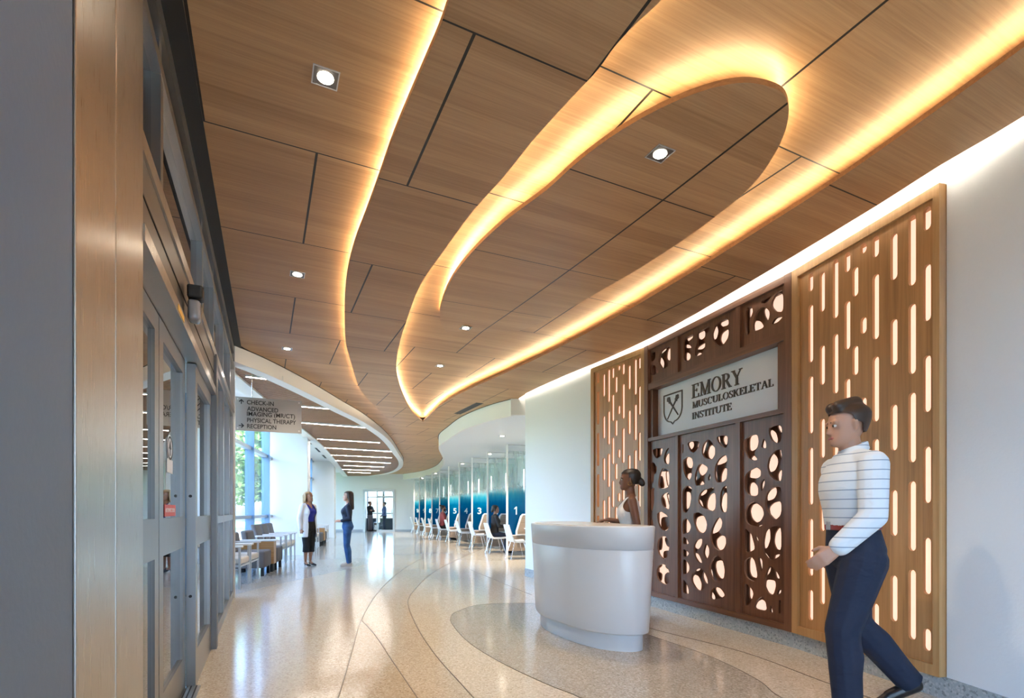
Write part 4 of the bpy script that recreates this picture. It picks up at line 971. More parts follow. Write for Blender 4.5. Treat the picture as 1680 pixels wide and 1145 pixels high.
# vestibule behind the doors
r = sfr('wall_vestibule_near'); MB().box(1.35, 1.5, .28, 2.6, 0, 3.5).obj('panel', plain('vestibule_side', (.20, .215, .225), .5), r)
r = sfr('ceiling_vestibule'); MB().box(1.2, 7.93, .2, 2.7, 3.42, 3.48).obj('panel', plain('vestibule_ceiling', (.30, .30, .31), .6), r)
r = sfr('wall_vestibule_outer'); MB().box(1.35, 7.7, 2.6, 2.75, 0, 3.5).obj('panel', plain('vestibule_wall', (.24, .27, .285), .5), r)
l = bpy.data.lights.new('vestibule_fill', 'SPOT'); l.energy = 18; l.color = (.92, .97, 1); l.spot_size = 2.4; l.spot_blend = .8; l.shadow_soft_size = .12  # unseen fill spot, added to lift the darkness behind the door glass
o = bpy.data.objects.new('vestibule_fill', l); C.objects.link(o); o.location = (SO[0] - .4247 * 4.2 - .9053 * 1.3, .9053 * 4.2 - .4247 * 1.3, 3.38)
r = sfr('window_3')
for k in range(4): glazed('entrance_light', r, -6.4 + k * 1.53, -6.4 + (k + 1) * 1.53, -.02, .06, 0, 3.5, None, ((1.0, 1.1), (2.42, 2.5)), .06, gmat=M['glass'])
r = frame('window_4', (SO[0] - .4247 * 7.88, .9053 * 7.88, 0), SA - PI / 2)
mb = MB()
f = None
for k in range(2): glazed('return_light', r, -(.1 + (k + 1) * 1.2), -(.1 + k * 1.2), -.03, .03, 0, 3.3, None, ((1.0, 1.10), (2.42, 2.5)), .05, gmat=M['glass'])

# ------------------------------------------------------------------ waiting area: window wall, columns
WA = math.atan2(.9676, -.2526); wl = lambda y: (y - 7.3) / .9676
def window_run(name, y0, y1, fins):
    r = frame(name, (WX(7.3), 7.3, 0), WA); a, b = wl(y0), wl(y1)
    MB().box(a, b, -.004, .004, .06, 3.40).obj('pane', M['glass'], r)
    mb = MB()
    for z0, z1 in ((0, .10), (1.03, 1.10), (2.55, 2.63), (3.34, 3.42)): mb.box(a, b, -.07, .05, z0, z1)
    mb.obj('rail', M['mull'], r)
    for y in fins: MB().box(wl(y) - .03, wl(y) + .03, -.12, .06, 0, 3.42).obj('mullion', M['fin'], r)
window_run('window_5', 6.9, 14.3, (7.4, 8.6, 9.95, 11.5, 13.16, 14.2))
window_run('window_6', 14.3, 29.9, (15.3, 16.6, 17.9, 19.2, 20.5, 21.8, 22.9, 24.8, 26.1, 27.4, 28.7))  # past the second column an unseen stretch, added to daylight the back wall
def column(name, near, wd, dp):
    o = MB().box(-wd, 0, 0, dp, 0, 3.44).obj(name, M['white']); o.location = (*near, 0); o.rotation_euler = (0, 0, math.atan2(.2526, .9676))
    MB().box(-wd - .0, .012, -.012, dp + .012, 0, .12).obj('base', M['white'], o); return struct(o)
column('column_1', (-5.53, 14.0), .95, .62)
column('column_2', (-7.93, 23.1), .95, .9)

# ------------------------------------------------------------------ hanging sign
t = thing('hanging_sign', 'grey hanging direction sign with black lettering and two arrows', 'sign', (-4.01, 7.5, 0), math.atan2(.33, .83))
MB().box(0, .893, 0, .014, 2.367, 2.858).obj('panel', plain('sign_panel', (.47, .46, .44), .35, .25), t)
for i, (x, z) in enumerate(((.035, 2.825), (.035, 2.40), (.858, 2.825), (.858, 2.40))):
    MB().tube([(x, -.012, z), (x, .026, z)], .011, 12).obj('stand_off', M['white_lam'], t)
for x in (.22,): MB().tube([(x, .007, 2.84), (x, .007, 3.23)], .006).obj('hanger', M['chrome'], t)
def fit_text(name, body, x, w, z, h, mat, parent, y, bold=.006, ext=.001):
    o = text_obj(name, body, 1, mat, parent, (0, 0, 0), (0, 0, 0), 0, bold=0); me = o.data
    xs = [v.co.x for v in me.vertices]; ys = [v.co.y for v in me.vertices]
    cap = .73
    bpy.data.objects.remove(o); s = h / cap
    o = text_obj(name, body, 1, mat, parent, (x, y, z), (PI / 2, 0, 0), ext / s, bold=bold / s)
    wx = w / (max(xs) - min(xs))
    for v in o.data.vertices: v.co.x = (v.co.x - min(xs)) * wx; v.co.y *= s; v.co.z *= s
    return o
for b, x, w, z in (('CHECK-IN', .155, .355, 2.756), ('ADVANCED', .158, .412, 2.662), ('IMAGING (MR/CT)', .155, .645, 2.588), ('PHYSICAL THERAPY', .158, .655, 2.496), ('RECEPTION', .158, .385, 2.408)):
    fit_text('lettering', b, x, w, z, .064, M['ink'], t, -.0015, .0012)
def arrow(cx, cz, ang):
    p = [(-.034, -.006), (.012, -.006), (-.008, -.026), (.004, -.034), (.038, 0), (.004, .034), (-.008, .026), (.012, .006), (-.034, .006)]
    c, s = math.cos(ang), math.sin(ang)
    MB().xz([(cx + a * c - b * s, cz + a * s + b * c) for a, b in p], -.0025, .001).obj('arrow', M['ink'], t)
arrow(.082, 2.788, PI / 2); arrow(.082, 2.440, 0)

# ------------------------------------------------------------------ reception desk: flared boat-shaped body on a set-back plinth
DO = (.78, 5.25)
OUT = [(.62, 6.30), (.44, 6.18), (.335, 5.85), (.305, 5.5), (.345, 5.2), (.45, 4.955), (.59, 4.69), (.75, 4.50), (.92, 4.405), (1.05, 4.40), (1.125, 4.46), (1.135, 4.60), (1.05, 5.05), (.92, 5.6), (.76, 6.15)]
plan = spline(OUT, 4, True)
def ring(d, z):
    n = len(plan); o = []
    for i in range(n):
        a, b = plan[i - 1], plan[(i + 1) % n]; tv = Vector((b[0] - a[0], b[1] - a[1])).normalized()
        o.append((plan[i][0] + -tv.y * -d * -1 - DO[0], plan[i][1] + tv.x * d * -1 * -1 - DO[1], z))
    return o
area = sum(a[0] * b[1] - b[0] * a[1] for a, b in zip(plan, plan[1:] + plan[:1]))
SG = -1 if area > 0 else 1
t = thing('reception_desk', 'white flared oval reception desk with a banded rim', 'desk', (*DO, 0))
rg = lambda d, z: ring(d * SG, z)
auto_smooth(MB().loft([rg(0, 0), rg(0, .165)]).obj('plinth', M['white_gloss'], t), 50)
auto_smooth(MB().loft([rg(.035, .150), rg(.048, .156), rg(.052, .165), rg(.088, .862), rg(.084, .870)]).obj('body', M['white_gloss'], t), 50)
auto_smooth(MB().loft([rg(.084, .868), rg(.090, .873), rg(.102, 1.058), rg(.098, 1.066), rg(.090, 1.07)]).obj('rim_band', M['white_gloss'], t), 50)
auto_smooth(MB().loft([rg(.06, 1.066), rg(.06, 1.073)]).obj('worktop', plain('desk_top', (.70, .68, .64), .2), t), 50)

# ------------------------------------------------------------------ check-in booths
B0, BQ, BR = (-.13, 13.8), (-.60, 1.72), math.atan2(.60, 1.72)
m, nt, b = new_mat('printed_glass'); nt.nodes.remove(b)
tc = N(nt, 'ShaderNodeTexCoord'); sp = N(nt, 'ShaderNodeSeparateXYZ'); nt.links.new(tc.outputs['Object'], sp.inputs[0])
cb = N(nt, 'ShaderNodeCombineXYZ'); nt.links.new(sp.outputs[0], cb.inputs[0]); nt.links.new(mathn(nt, 'MULTIPLY', sp.outputs[2], .05), cb.inputs[2])
reed = N(nt, 'ShaderNodeTexNoise', Scale=26.0, Detail=4.0); nt.links.new(cb.outputs[0], reed.inputs['Vector'])
zz = mathn(nt, 'ADD', sp.outputs[2], mathn(nt, 'MULTIPLY', mathn(nt, 'SUBTRACT', reed.outputs['Fac'], .5), .35))
mr = N(nt, 'ShaderNodeMapRange'); mr.inputs[1].default_value = 2.0; mr.inputs[2].default_value = 1.62; mr.interpolation_type = 'SMOOTHSTEP'; nt.links.new(zz, mr.inputs[0])
mr2 = N(nt, 'ShaderNodeMapRange'); mr2.inputs[1].default_value = 1.1; mr2.inputs[2].default_value = 1.75; nt.links.new(zz, mr2.inputs[0])
colr = ramp(nt, mr2.outputs[0], [(0, (.0, .12, .34)), (.55, (.0, .21, .48)), (1, (.05, .52, .70))])
lines = mathn(nt, 'MULTIPLY', mathn(nt, 'GREATER_THAN', reed.outputs['Fac'], .60), .30)
fac = mathn(nt, 'MAXIMUM', mathn(nt, 'MULTIPLY', mr.outputs[0], .90), mathn(nt, 'ADD', lines, .06))
pat = mixc(nt, mr.outputs[0], (.78, .85, .87), colr)
df = N(nt, 'ShaderNodeBsdfDiffuse'); nt.links.new(pat, df.inputs[0]); tl = N(nt, 'ShaderNodeBsdfTranslucent'); nt.links.new(pat, tl.inputs[0])
a_ = N(nt, 'ShaderNodeMixShader'); a_.inputs[0].default_value = .55; nt.links.new(df.outputs[0], a_.inputs[1]); nt.links.new(tl.outputs[0], a_.inputs[2])
tr = N(nt, 'ShaderNodeBsdfTransparent'); tr.inputs[0].default_value = (.95, .985, .99, 1)
b_ = N(nt, 'ShaderNodeMixShader'); nt.links.new(fac, b_.inputs[0]); nt.links.new(tr.outputs[0], b_.inputs[1]); nt.links.new(a_.outputs[0], b_.inputs[2])
gl = N(nt, 'ShaderNodeBsdfGlossy'); gl.inputs['Roughness'].default_value = .03; fr = N(nt, 'ShaderNodeFresnel', IOR=1.45)
c_ = N(nt, 'ShaderNodeMixShader'); nt.links.new(fr.outputs[0], c_.inputs[0]); nt.links.new(b_.outputs[0], c_.inputs[1]); nt.links.new(gl.outputs[0], c_.inputs[2])
nt.links.new(c_.outputs[0], nt.nodes['Material Output'].inputs[0]); M['print'] = m
M['num'] = plain('number_film', (.55, .78, .88), .4)
M['num3'] = plain('number_film_bright', (.72, .86, .90), .4)
ORD = ['one', 'two', 'three', 'four', 'five', 'six', 'seven', 'eight', 'nine', 'ten']
def bpos(i, x=0, y=0):
    c, s = math.cos(BR), math.sin(BR); return (B0[0] + BQ[0] * i + x * c - y * s, B0[1] + BQ[1] * i + x * s + y * c, 0)
def partition(i):
    t = thing('glass_partition', 'blue-to-clear glass booth partition numbered ' + ORD[i], 'partition', bpos(i), BR, 'check-in booth partitions')
    MB().box(-.022, .022, -.022, .022, 0, 2.97).obj('post', M['white_lam'], t)
    MB().box(.022, 1.50, -.014, .014, 2.945, 2.97).obj('top_rail', M['paint_al'], t)
    MB().box(.022, 1.50, -.012, .012, .535, .56).obj('sill_rail', M['white_lam'], t)
    MB().box(.022, 1.50, -.006, .006, .56, 2.80).obj('glass_panel', M['print'], t)
    MB().box(.022, 1.50, -.015, .015, .13, .535).obj('base_panel', M['grey_oak'], t)
    MB().tube([(.55, 0, 2.79), (.55, 0, 2.95)], .007).obj('hanger', M['paint_al'], t); MB().tube([(1.1, 0, 2.79), (1.1, 0, 2.95)], .007).obj('hanger', M['paint_al'], t)
    s = str(i + 1); w = .125 if len(s) == 1 else .23
    if s == '1': w = .085
    nm = M['num3'] if i in (1, 2) else M['num']; x0 = .20 if i != 9 else .12; mbn = MB()
    if s[0] == '1': mbn.xz([(x0 + .040, 1.10), (x0 + .075, 1.10), (x0 + .075, 1.315), (x0 + .048, 1.315), (x0, 1.272), (x0, 1.238), (x0 + .040, 1.268)], -.0095, -.0075); mbn.obj('number', nm, t)
    if s == '10': fit_text('number', '0', x0 + .105, .115, 1.10, .215, nm, t, -.0085, .004, .0008)
    elif s != '1': fit_text('number', s, .19, .125, 1.10, .215, nm, t, -.0085, .004, .0008)
for i in range(10): partition(i)
def booth_desk(i):
    t = thing('check_in_desk', 'grey oak check-in desk with a white-edged side screen in booth ' + ORD[i], 'desk', bpos(i), BR, 'check-in booth desks')
    MB().rbox(.42, 1.50, -1.25, -.16, .715, .745, .006).obj('desktop', M['white_lam'], t)
    prof = [(.20, .56), (.20, .66), (.33, 1.06), (.39, 1.12), (1.50, 1.12), (1.50, .56)]
    inn = [(.24, .58), (.24, .66), (.365, 1.045), (.405, 1.085), (1.48, 1.085), (1.48, .58)]
    MB().xz(prof, -.15, -.10, [inn[::-1]]).obj('screen_edging', M['white_lam'], t)
    MB().xz(inn, -.14, -.11).obj('side_screen', M['grey_oak'], t)
    MB().box(1.15, 1.18, -1.25, -.16, .1, .715).obj('modesty_panel', M['grey_oak'], t)
    return t
for i in range(10): booth_desk(i)
# moulded side chair
def booth_chair():
    t = thing('side_chair', '', 'chair')
    # back and seat are one folded shell: rows across the width
    rows = [(-.30, .86, .20), (-.285, .80, .215), (-.22, .58, .235), (-.175, .46, .24), (-.13, .435, .245), (.06, .435, .25), (.20, .445, .235), (.235, .44, .22)]
    mb = MB(); th = .022
    R = []
    for j, (x, z, w) in enumerate(rows):
        if j < 3: nx, nz = -.92, -.3
        elif j == 3: nx, nz = -.7, -.7
        else: nx, nz = 0, -1
        R.append([(x, -w, z + .03 * (j > 2)), (x, -w * .9, z), (x, w * .9, z), (x, w, z + .03 * (j > 2)), (x + nx * th, w * .98, z + nz * th), (x + nx * th, -w * .98, z + nz * th)])
    mb.loft(R); auto_smooth(mb.obj('shell', M['white_seat'], t), 40)
    for sx, sy in ((1, 1), (1, -1), (-1, 1), (-1, -1)):
        MB().tube([(sx * .12 - .02, sy * .14, .425), (sx * .24 - .02, sy * .21, 0)], .011).obj('leg', M['chrome'], t)
    return t
ch = booth_chair(); used = False
LAB = ['white moulded chair at booth one, nearest the white wall end', 'white moulded chair at booth two, with a woman in black seated', 'empty white moulded chair at booth three', 'empty white moulded chair at booth four', 'empty white moulded chair at booth five',
 'white moulded chair at booth six, with a bearded man seated', 'white moulded chair at booth seven', 'white moulded chair at booth eight', 'white moulded chair at booth nine', 'white moulded chair at booth ten, farthest along']
for i in range(10):
    p = bpos(i, 0, -.85)
    if not used: ch.location = p; ch.rotation_euler = (0, 0, BR); ch['label'] = LAB[i]; ch['group'] = 'white booth chairs'; used = True
    else: dup(ch, p, BR, LAB[i])
r = frame('wall_booth', bpos(0), BR); MB().box(1.52, 1.62, -3, 18.4, 0, 3.1).obj('plaster', M['white'], r)
for i in range(10):  # glowing bars put in for bright vertical reflections behind the booth glass
    t = thing('reflection_bar', 'slim glowing bar standing in for a bright reflection behind the glass of booth ' + ORD[i], 'light', bpos(i), BR, 'glowing bars for reflections in the booths')
    MB().rbox(1.485, 1.515, -.95, -.90, 1.62, 2.55, .008).obj('diffuser', M['bar_glow'], t)
    MB().box(1.505, 1.525, -.97, -.88, 1.58, 2.59).obj('back_plate', M['paint_al'], t)

# ------------------------------------------------------------------ waiting seats
def guest_chair(rows=0):
    t = thing('guest_chair', '', 'chair')
    auto_smooth(MB().rbox(-.25, .25, -.255, .255, .37, .475, .03).obj('seat', M['cream_fab'], t), 40)
    mb = MB().rbox(-.05, .05, -.25, .25, .45, .90, .03); mb.map(lambda p: (p.x - .24 - (p.z - .45) * .22, p.y, p.z)); auto_smooth(mb.obj('backrest', M['grey_fab'], t), 40)
    for sy in (1, -1):
        MB().box(.215, .245, sy * .285 - .015, sy * .285 + .015, 0, .64).obj('leg', M['paint_al'], t)
        MB().box(-.27, -.24, sy * .285 - .015, sy * .285 + .015, 0, .64).obj('leg', M['paint_al'], t)
        MB().rbox(-.28, .28, sy * .285 - .028, sy * .285 + .028, .635, .668, .012).obj('armrest', M['white_lam'], t)
    mb = MB()
    for x in (-.255, .23): mb.box(x - .012, x + .012, -.285, .285, .335, .365)
    for sy in (1, -1): mb.box(-.25, .23, sy * .285 - .012, sy * .285 + .012, .335, .365)
    mb.obj('seat_rail', M['paint_al'], t)
    return t
def lounge():
    t = thing('lounge_seat', '', 'armchair')
    auto_smooth(MB().rbox(-.30, .30, -.31, .31, .15, .46, .035).obj('seat', M['grey_fab'], t), 40)
    mb = MB().rbox(-.06, .06, -.31, .31, .40, .80, .035); mb.map(lambda p: (p.x - .27 - (p.z - .40) * .16, p.y, p.z)); auto_smooth(mb.obj('backrest', M['grey_fab'], t), 40)
    for sx, sy in ((1, 1), (1, -1), (-1, 1), (-1, -1)): MB().box(sx * .25 - .025, sx * .25 + .025, sy * .26 - .025, sy * .26 + .025, 0, .155).obj('leg', M['black'], t)
    return t
def end_table():
    t = thing('end_table', '', 'table')
    MB().rbox(-.33, .33, -.13, .13, .60, .632, .008).obj('top', M['white_lam'], t)
    mb = MB(); mb.box(.28, .31, -.12, .12, .16, .60); mb.box(-.31, .28, -.12, -.10, .16, .60); mb.box(-.31, .28, .10, .12, .16, .60); mb.box(-.31, .28, -.10, .10, .16, .18); mb.obj('case', M['oak_x'], t)
    for sx in (1, -1): MB().box(sx * .26 - .025, sx * .26 + .025, -.1, .1, 0, .16).obj('foot', M['black'], t)
    return t
gc, lo, et = guest_chair(), lounge(), end_table(); first = {}
def put(o, p, label, group):
    if o.name not in first:
        first[o.name] = 1; o.location = (*p, 0); o.rotation_euler = (0, 0, math.atan2(.2526, .9676)); o['label'] = label; o['group'] = group
    else: dup(o, (*p, 0), math.atan2(.2526, .9676), label, group)
G1, G2 = 'seats in front of the first window', 'seats beyond the first white column'
put(gc, (-4.47, 8.16), 'cream-seated guest chair with silver legs right beside the end of the entrance glazing', G1)
put(gc, (-4.65, 8.84), 'cream-seated guest chair second from the entrance glazing, next to the grey lounge seat', G1)
put(lo, (-4.89, 9.70), 'grey upholstered lounge seat on the near side of the oak end table', G1)
put(et, (-5.01, 10.22), 'oak end table with a white top between two grey lounge seats, before the first column', 'oak end tables')
put(lo, (-5.12, 10.72), 'grey upholstered lounge seat just past the oak end table, before the first column', G1)
put(gc, (-5.33, 11.50), 'grey-backed guest chair just past the grey lounge seats, behind the woman in the white coat', G1)
put(gc, (-5.49, 12.15), 'grey-backed guest chair, second one past the grey lounge seats', G1)
put(gc, (-5.66, 12.80), 'grey-backed guest chair closest to the first white column', G1)
put(gc, (-6.22, 15.55), 'guest chair just beyond the first white column', G2)
put(gc, (-6.39, 16.20), 'second guest chair beyond the first white column', G2)
put(gc, (-6.56, 16.85), 'third guest chair beyond the first white column, next to a lounge seat', G2)
put(lo, (-6.77, 17.66), 'grey lounge seat beyond the first column, on the near side of the far end table', G2)
put(et, (-6.90, 18.18), 'oak end table with a white top beyond the first column', 'oak end tables')
put(lo, (-7.03, 18.70), 'grey lounge seat on the far side of the far end table', G2)
put(gc, (-7.23, 19.45), 'guest chair beyond the far lounge seats, behind the woman in jeans', G2)
put(gc, (-7.40, 20.10), 'last guest chair in the row, before the second white column', G2)

# ------------------------------------------------------------------ glazed vestibule in the back wall
r = frame('door_2', (0, BY, 0))
mb = MB(); mb.box(d0, d0 + .12, -.04, .24, 0, dz); mb.box(d1 - .12, d1, -.04, .24, 0, dz); mb.box(d0 + .12, d1 - .12, -.04, .24, dz - .12, dz); mb.obj('door_frame', M['paint_al'], r)
mb = MB(); mb.box(-7.86, -7.80, .08, .14, 0, dz - .12); mb.box(-7.80, d1 - .12, .08, .14, 0, .10); mb.box(-7.80, d1 - .12, .08, .14, 2.0, 2.07); f = mb.obj('leaf_frame', M['paint_al'], r)
MB().box(-7.80, d1 - .12, .105, .115, .1, dz - .12).obj('pane', M['glass'], f)
MB().tube([(-6.98, .06, .9), (-6.98, .06, 1.3)], .02).obj('pull_handle', M['chrome'], r)
mb = MB(); mb.box(-9.6, -9.5, BY + .2, 34.2, 0, 2.7); mb.box(-6.3, -6.2, BY + .2, 34.2, 0, 2.7); struct(mb.obj('wall_back_vestibule', M['white']))
struct(MB().box(-9.6, -6.2, BY + .2, 34.2, 2.62, 2.72).obj('ceiling_vestibule_back', M['white']))
r = frame('window_7', (0, 34.0, 0))
for k in range(3): glazed('outer_light', r, -9.5 + k * 1.07, -9.5 + (k + 1) * 1.07, 0, .08, 0, 2.62, None, ((1.0, 1.06), (2.05, 2.12)), .06, gmat=M['glass'])
t = thing('ceiling_sign', 'small white lit sign at the top corner of the far doorway', 'sign', (-7.0, 30.35, 2.12)); MB().box(-.16, .16, -.02, .02, 0, .18).obj('face', emit('sign_glow', (.9, .95, 1), 1.2), t); MB().box(-.02, .02, -.01, .01, .18, .5).obj('hanger', M['paint_al'], t)
blue_dark = plain('dark_blue_cabinet', (.02, .04, .06), .5)
for x0, x1, lab in ((-9.3, -8.45, 'low dark cabinet behind the man with folded arms'), (-8.2, -7.25, 'low dark cabinet behind the man in the blue shirt')):
    t = thing('low_cabinet', lab, 'cabinet', ((x0 + x1) / 2, 32.4, 0)); w = (x1 - x0) / 2
    MB().box(-w, w, -.2, .2, .06, .70).obj('body', blue_dark, t); MB().box(-w - .02, w + .02, -.22, .22, .70, .74).obj('top', M['dark'], t); MB().box(-w + .05, w - .05, -.15, .15, 0, .06).obj('plinth', M['black'], t)
    MB().box(-w + .02, -.01, -.215, -.2, .09, .67).obj('door', blue_dark, t); MB().box(.01, w - .02, -.215, -.2, .09, .67).obj('door', blue_dark, t)
t = thing('waste_bin', 'square silver waste bin between the two men in the far doorway', 'bin', (-8.15, 31.25, 0)); MB().rbox(-.16, .16, -.16, .16, .04, .52, .02).obj('body', M['chrome'], t); MB().box(-.12, .12, -.165, -.155, .36, .46).obj('flap', M['dark'], t); MB().box(-.14, .14, -.14, .14, 0, .04).obj('base', M['black'], t)

# ------------------------------------------------------------------ outside the windows: lawn, path, trees
struct(MB().prism([(-60, -20), (-14.05, -20), (-14.05, 60), (-60, 60)], -.25, -.05).obj('lawn', plain('grass', (.12, .22, .05), .9, noise=.4, nscale=8)))
struct(MB().prism([(-14.05, 36), (12, 36), (12, 60), (-14.05, 60)], -.25, -.06).obj('forecourt', plain('pale_paving', (.5, .5, .48), .8, noise=.1, nscale=6)))
struct(MB().prism([(-13.2, 6), (-11.6, 6), (-15.0, 40), (-17.0, 40)], -.05, .03).obj('path', plain('concrete_path', (.52, .5, .46), .8, noise=.1, nscale=5)))
LEAFM = [plain('leaf_%d' % i, c, .6) for i, c in enumerate(((.10, .20, .03), (.16, .28, .05), (.07, .15, .03)))]
bark = plain('bark', (.13, .09, .06), .9, noise=.4, nscale=20)
def tree(x, y, hgt, rad, label, seed, n=2600):
    rng = random.Random(seed); t = thing('tree', label, 'tree', (x, y, -.05), rng.random() * 6, 'trees outside the windows')
    mb = MB(); mb.cap((0, 0, 0), (.05, .03, hgt * .55), .14, .08, 10)
    for k in range(7):
        a = rng.random() * 6.28; z = hgt * (.25 + .05 * k); mb.cap((.02, .02, z), (math.cos(a) * rad * .7, math.sin(a) * rad * .7, z + hgt * .22), .05, .015, 8)
    mb.obj('trunk', bark, t, True)
    mb = MB()
    lobes = [(rng.gauss(0, rad * .45), rng.gauss(0, rad * .45), hgt * (.30 + .62 * rng.random()), rad * (.35 + .3 * rng.random())) for _ in range(16)]
    for _ in range(n):
        lx, ly, lz, lr = rng.choice(lobes)
        d = Vector((rng.gauss(0, 1), rng.gauss(0, 1), rng.gauss(0, 1))).normalized() * lr * (.55 + .5 * rng.random())
        c = Vector((lx, ly, max(.35, lz + d.z * .8))) + Vector((d.x, d.y, 0)); u = Vector((rng.gauss(0, 1), rng.gauss(0, 1), rng.gauss(0, .6))).normalized(); w = u.cross(Vector((rng.gauss(0, 1), rng.gauss(0, 1), 1))).normalized()
        L_, W_ = .17, .075
        mb.add([c - u * L_, c + w * W_, c + u * L_, c - w * W_], [(0, 1, 2, 3)], rng.choice((0, 0, 1, 2)))
    o = mb.obj('foliage', LEAFM, t)
tree(-11.6, 18.4, 5.2, 1.7, 'tree close outside the first window, in its left pane', 1)
tree(-10.2, 22.6, 5.0, 1.6, 'tree outside the first window, in its middle pane', 2)
tree(-13.4, 28.0, 6.0, 2.2, 'tree outside, seen in the pane beside the first column', 3)
tree(-18.5, 34.0, 7.5, 3.0, 'large tree standing behind the trees at the first window', 4, 3400)
tree(-15.2, 43.0, 6.5, 2.2, 'tree far off outside the second window', 5, 2200)
tree(-20.0, 22.0, 8.0, 3.2, 'large tree across the lawn from the first window', 6, 3400)

# ------------------------------------------------------------------ people
def skin(name, col): 
    m = plain(name, col, .5); m.node_tree.nodes['Principled BSDF'].inputs['Subsurface Weight'].default_value = .08
    m.node_tree.nodes['Principled BSDF'].inputs['Subsurface Radius'].default_value = (.02, .008, .004); return m
def remeshed(name, mb, mat, voxel, parent, smooth=4, cut=None, fac=.5):
    me = mb.mesh(name, mat); o = bpy.data.objects.new(name, me); C.objects.link(o)
    r = o.modifiers.new('r', 'REMESH'); r.mode = 'VOXEL'; r.voxel_size = voxel
    s = o.modifiers.new('s', 'SMOOTH'); s.iterations = smooth; s.factor = fac
    dg = bpy.context.evaluated_depsgraph_get(); dg.update()
    m2 = bpy.data.meshes.new_from_object(o.evaluated_get(dg)); bpy.data.objects.remove(o)
    m2.name = name; m2.materials.clear(); m2.materials.append(mat)
    if cut:
        bm = bmesh.new(); bm.from_mesh(m2)
        bmesh.ops.delete(bm, geom=[v for v in bm.verts if cut(v.co)], context='VERTS')
        for _ in range(10):                                  # even out the cut hems
            mv = {}
            for v in bm.verts:
                nb = [e.other_vert(v).co for e in v.link_edges if e.is_boundary]
                if len(nb) == 2: mv[v] = v.co * .4 + (nb[0] + nb[1]) * .3
            for v, c_ in mv.items(): v.co = c_
        bm.to_mesh(m2); bm.free()
    m2.polygons.foreach_set('use_smooth', [True] * len(m2.polygons))
    o = bpy.data.objects.new(name, m2); C.objects.link(o); o.parent = parent; return o

TM = [(.455, .000, .050, .060), (.49, -.004, .062, .088), (.53, -.006, .068, .096), (.57, -.002, .062, .090), (.61, .002, .056, .083), (.66, .003, .059, .088), (.72, .006, .066, .098), (.76, .004, .064, .104), (.80, -.004, .050, .100), (.825, -.006, .038, .070), (.845, -.006, .032, .038)]
TF = [(.455, .000, .052, .062), (.49, -.006, .066, .092), (.53, -.008, .070, .099), (.57, -.003, .060, .088), (.62, .003, .050, .072), (.66, .004, .053, .075), (.72, .012, .066, .085), (.755, .010, .062, .086), (.80, -.002, .044, .086), (.825, -.006, .033, .060), (.845, -.006, .028, .032)]
HEAD = [(.00, .030, .016, .014), (.05, .024, .032, .025), (.14, .017, .042, .032), (.26, .009, .048, .038), (.38, .004, .052, .041), (.50, .000, .055, .0435), (.62, -.004, .057, .045), (.74, -.006, .057, .0455), (.85, -.008, .050, .041), (.94, -.009, .034, .029), (.99, -.010, .014, .012)]
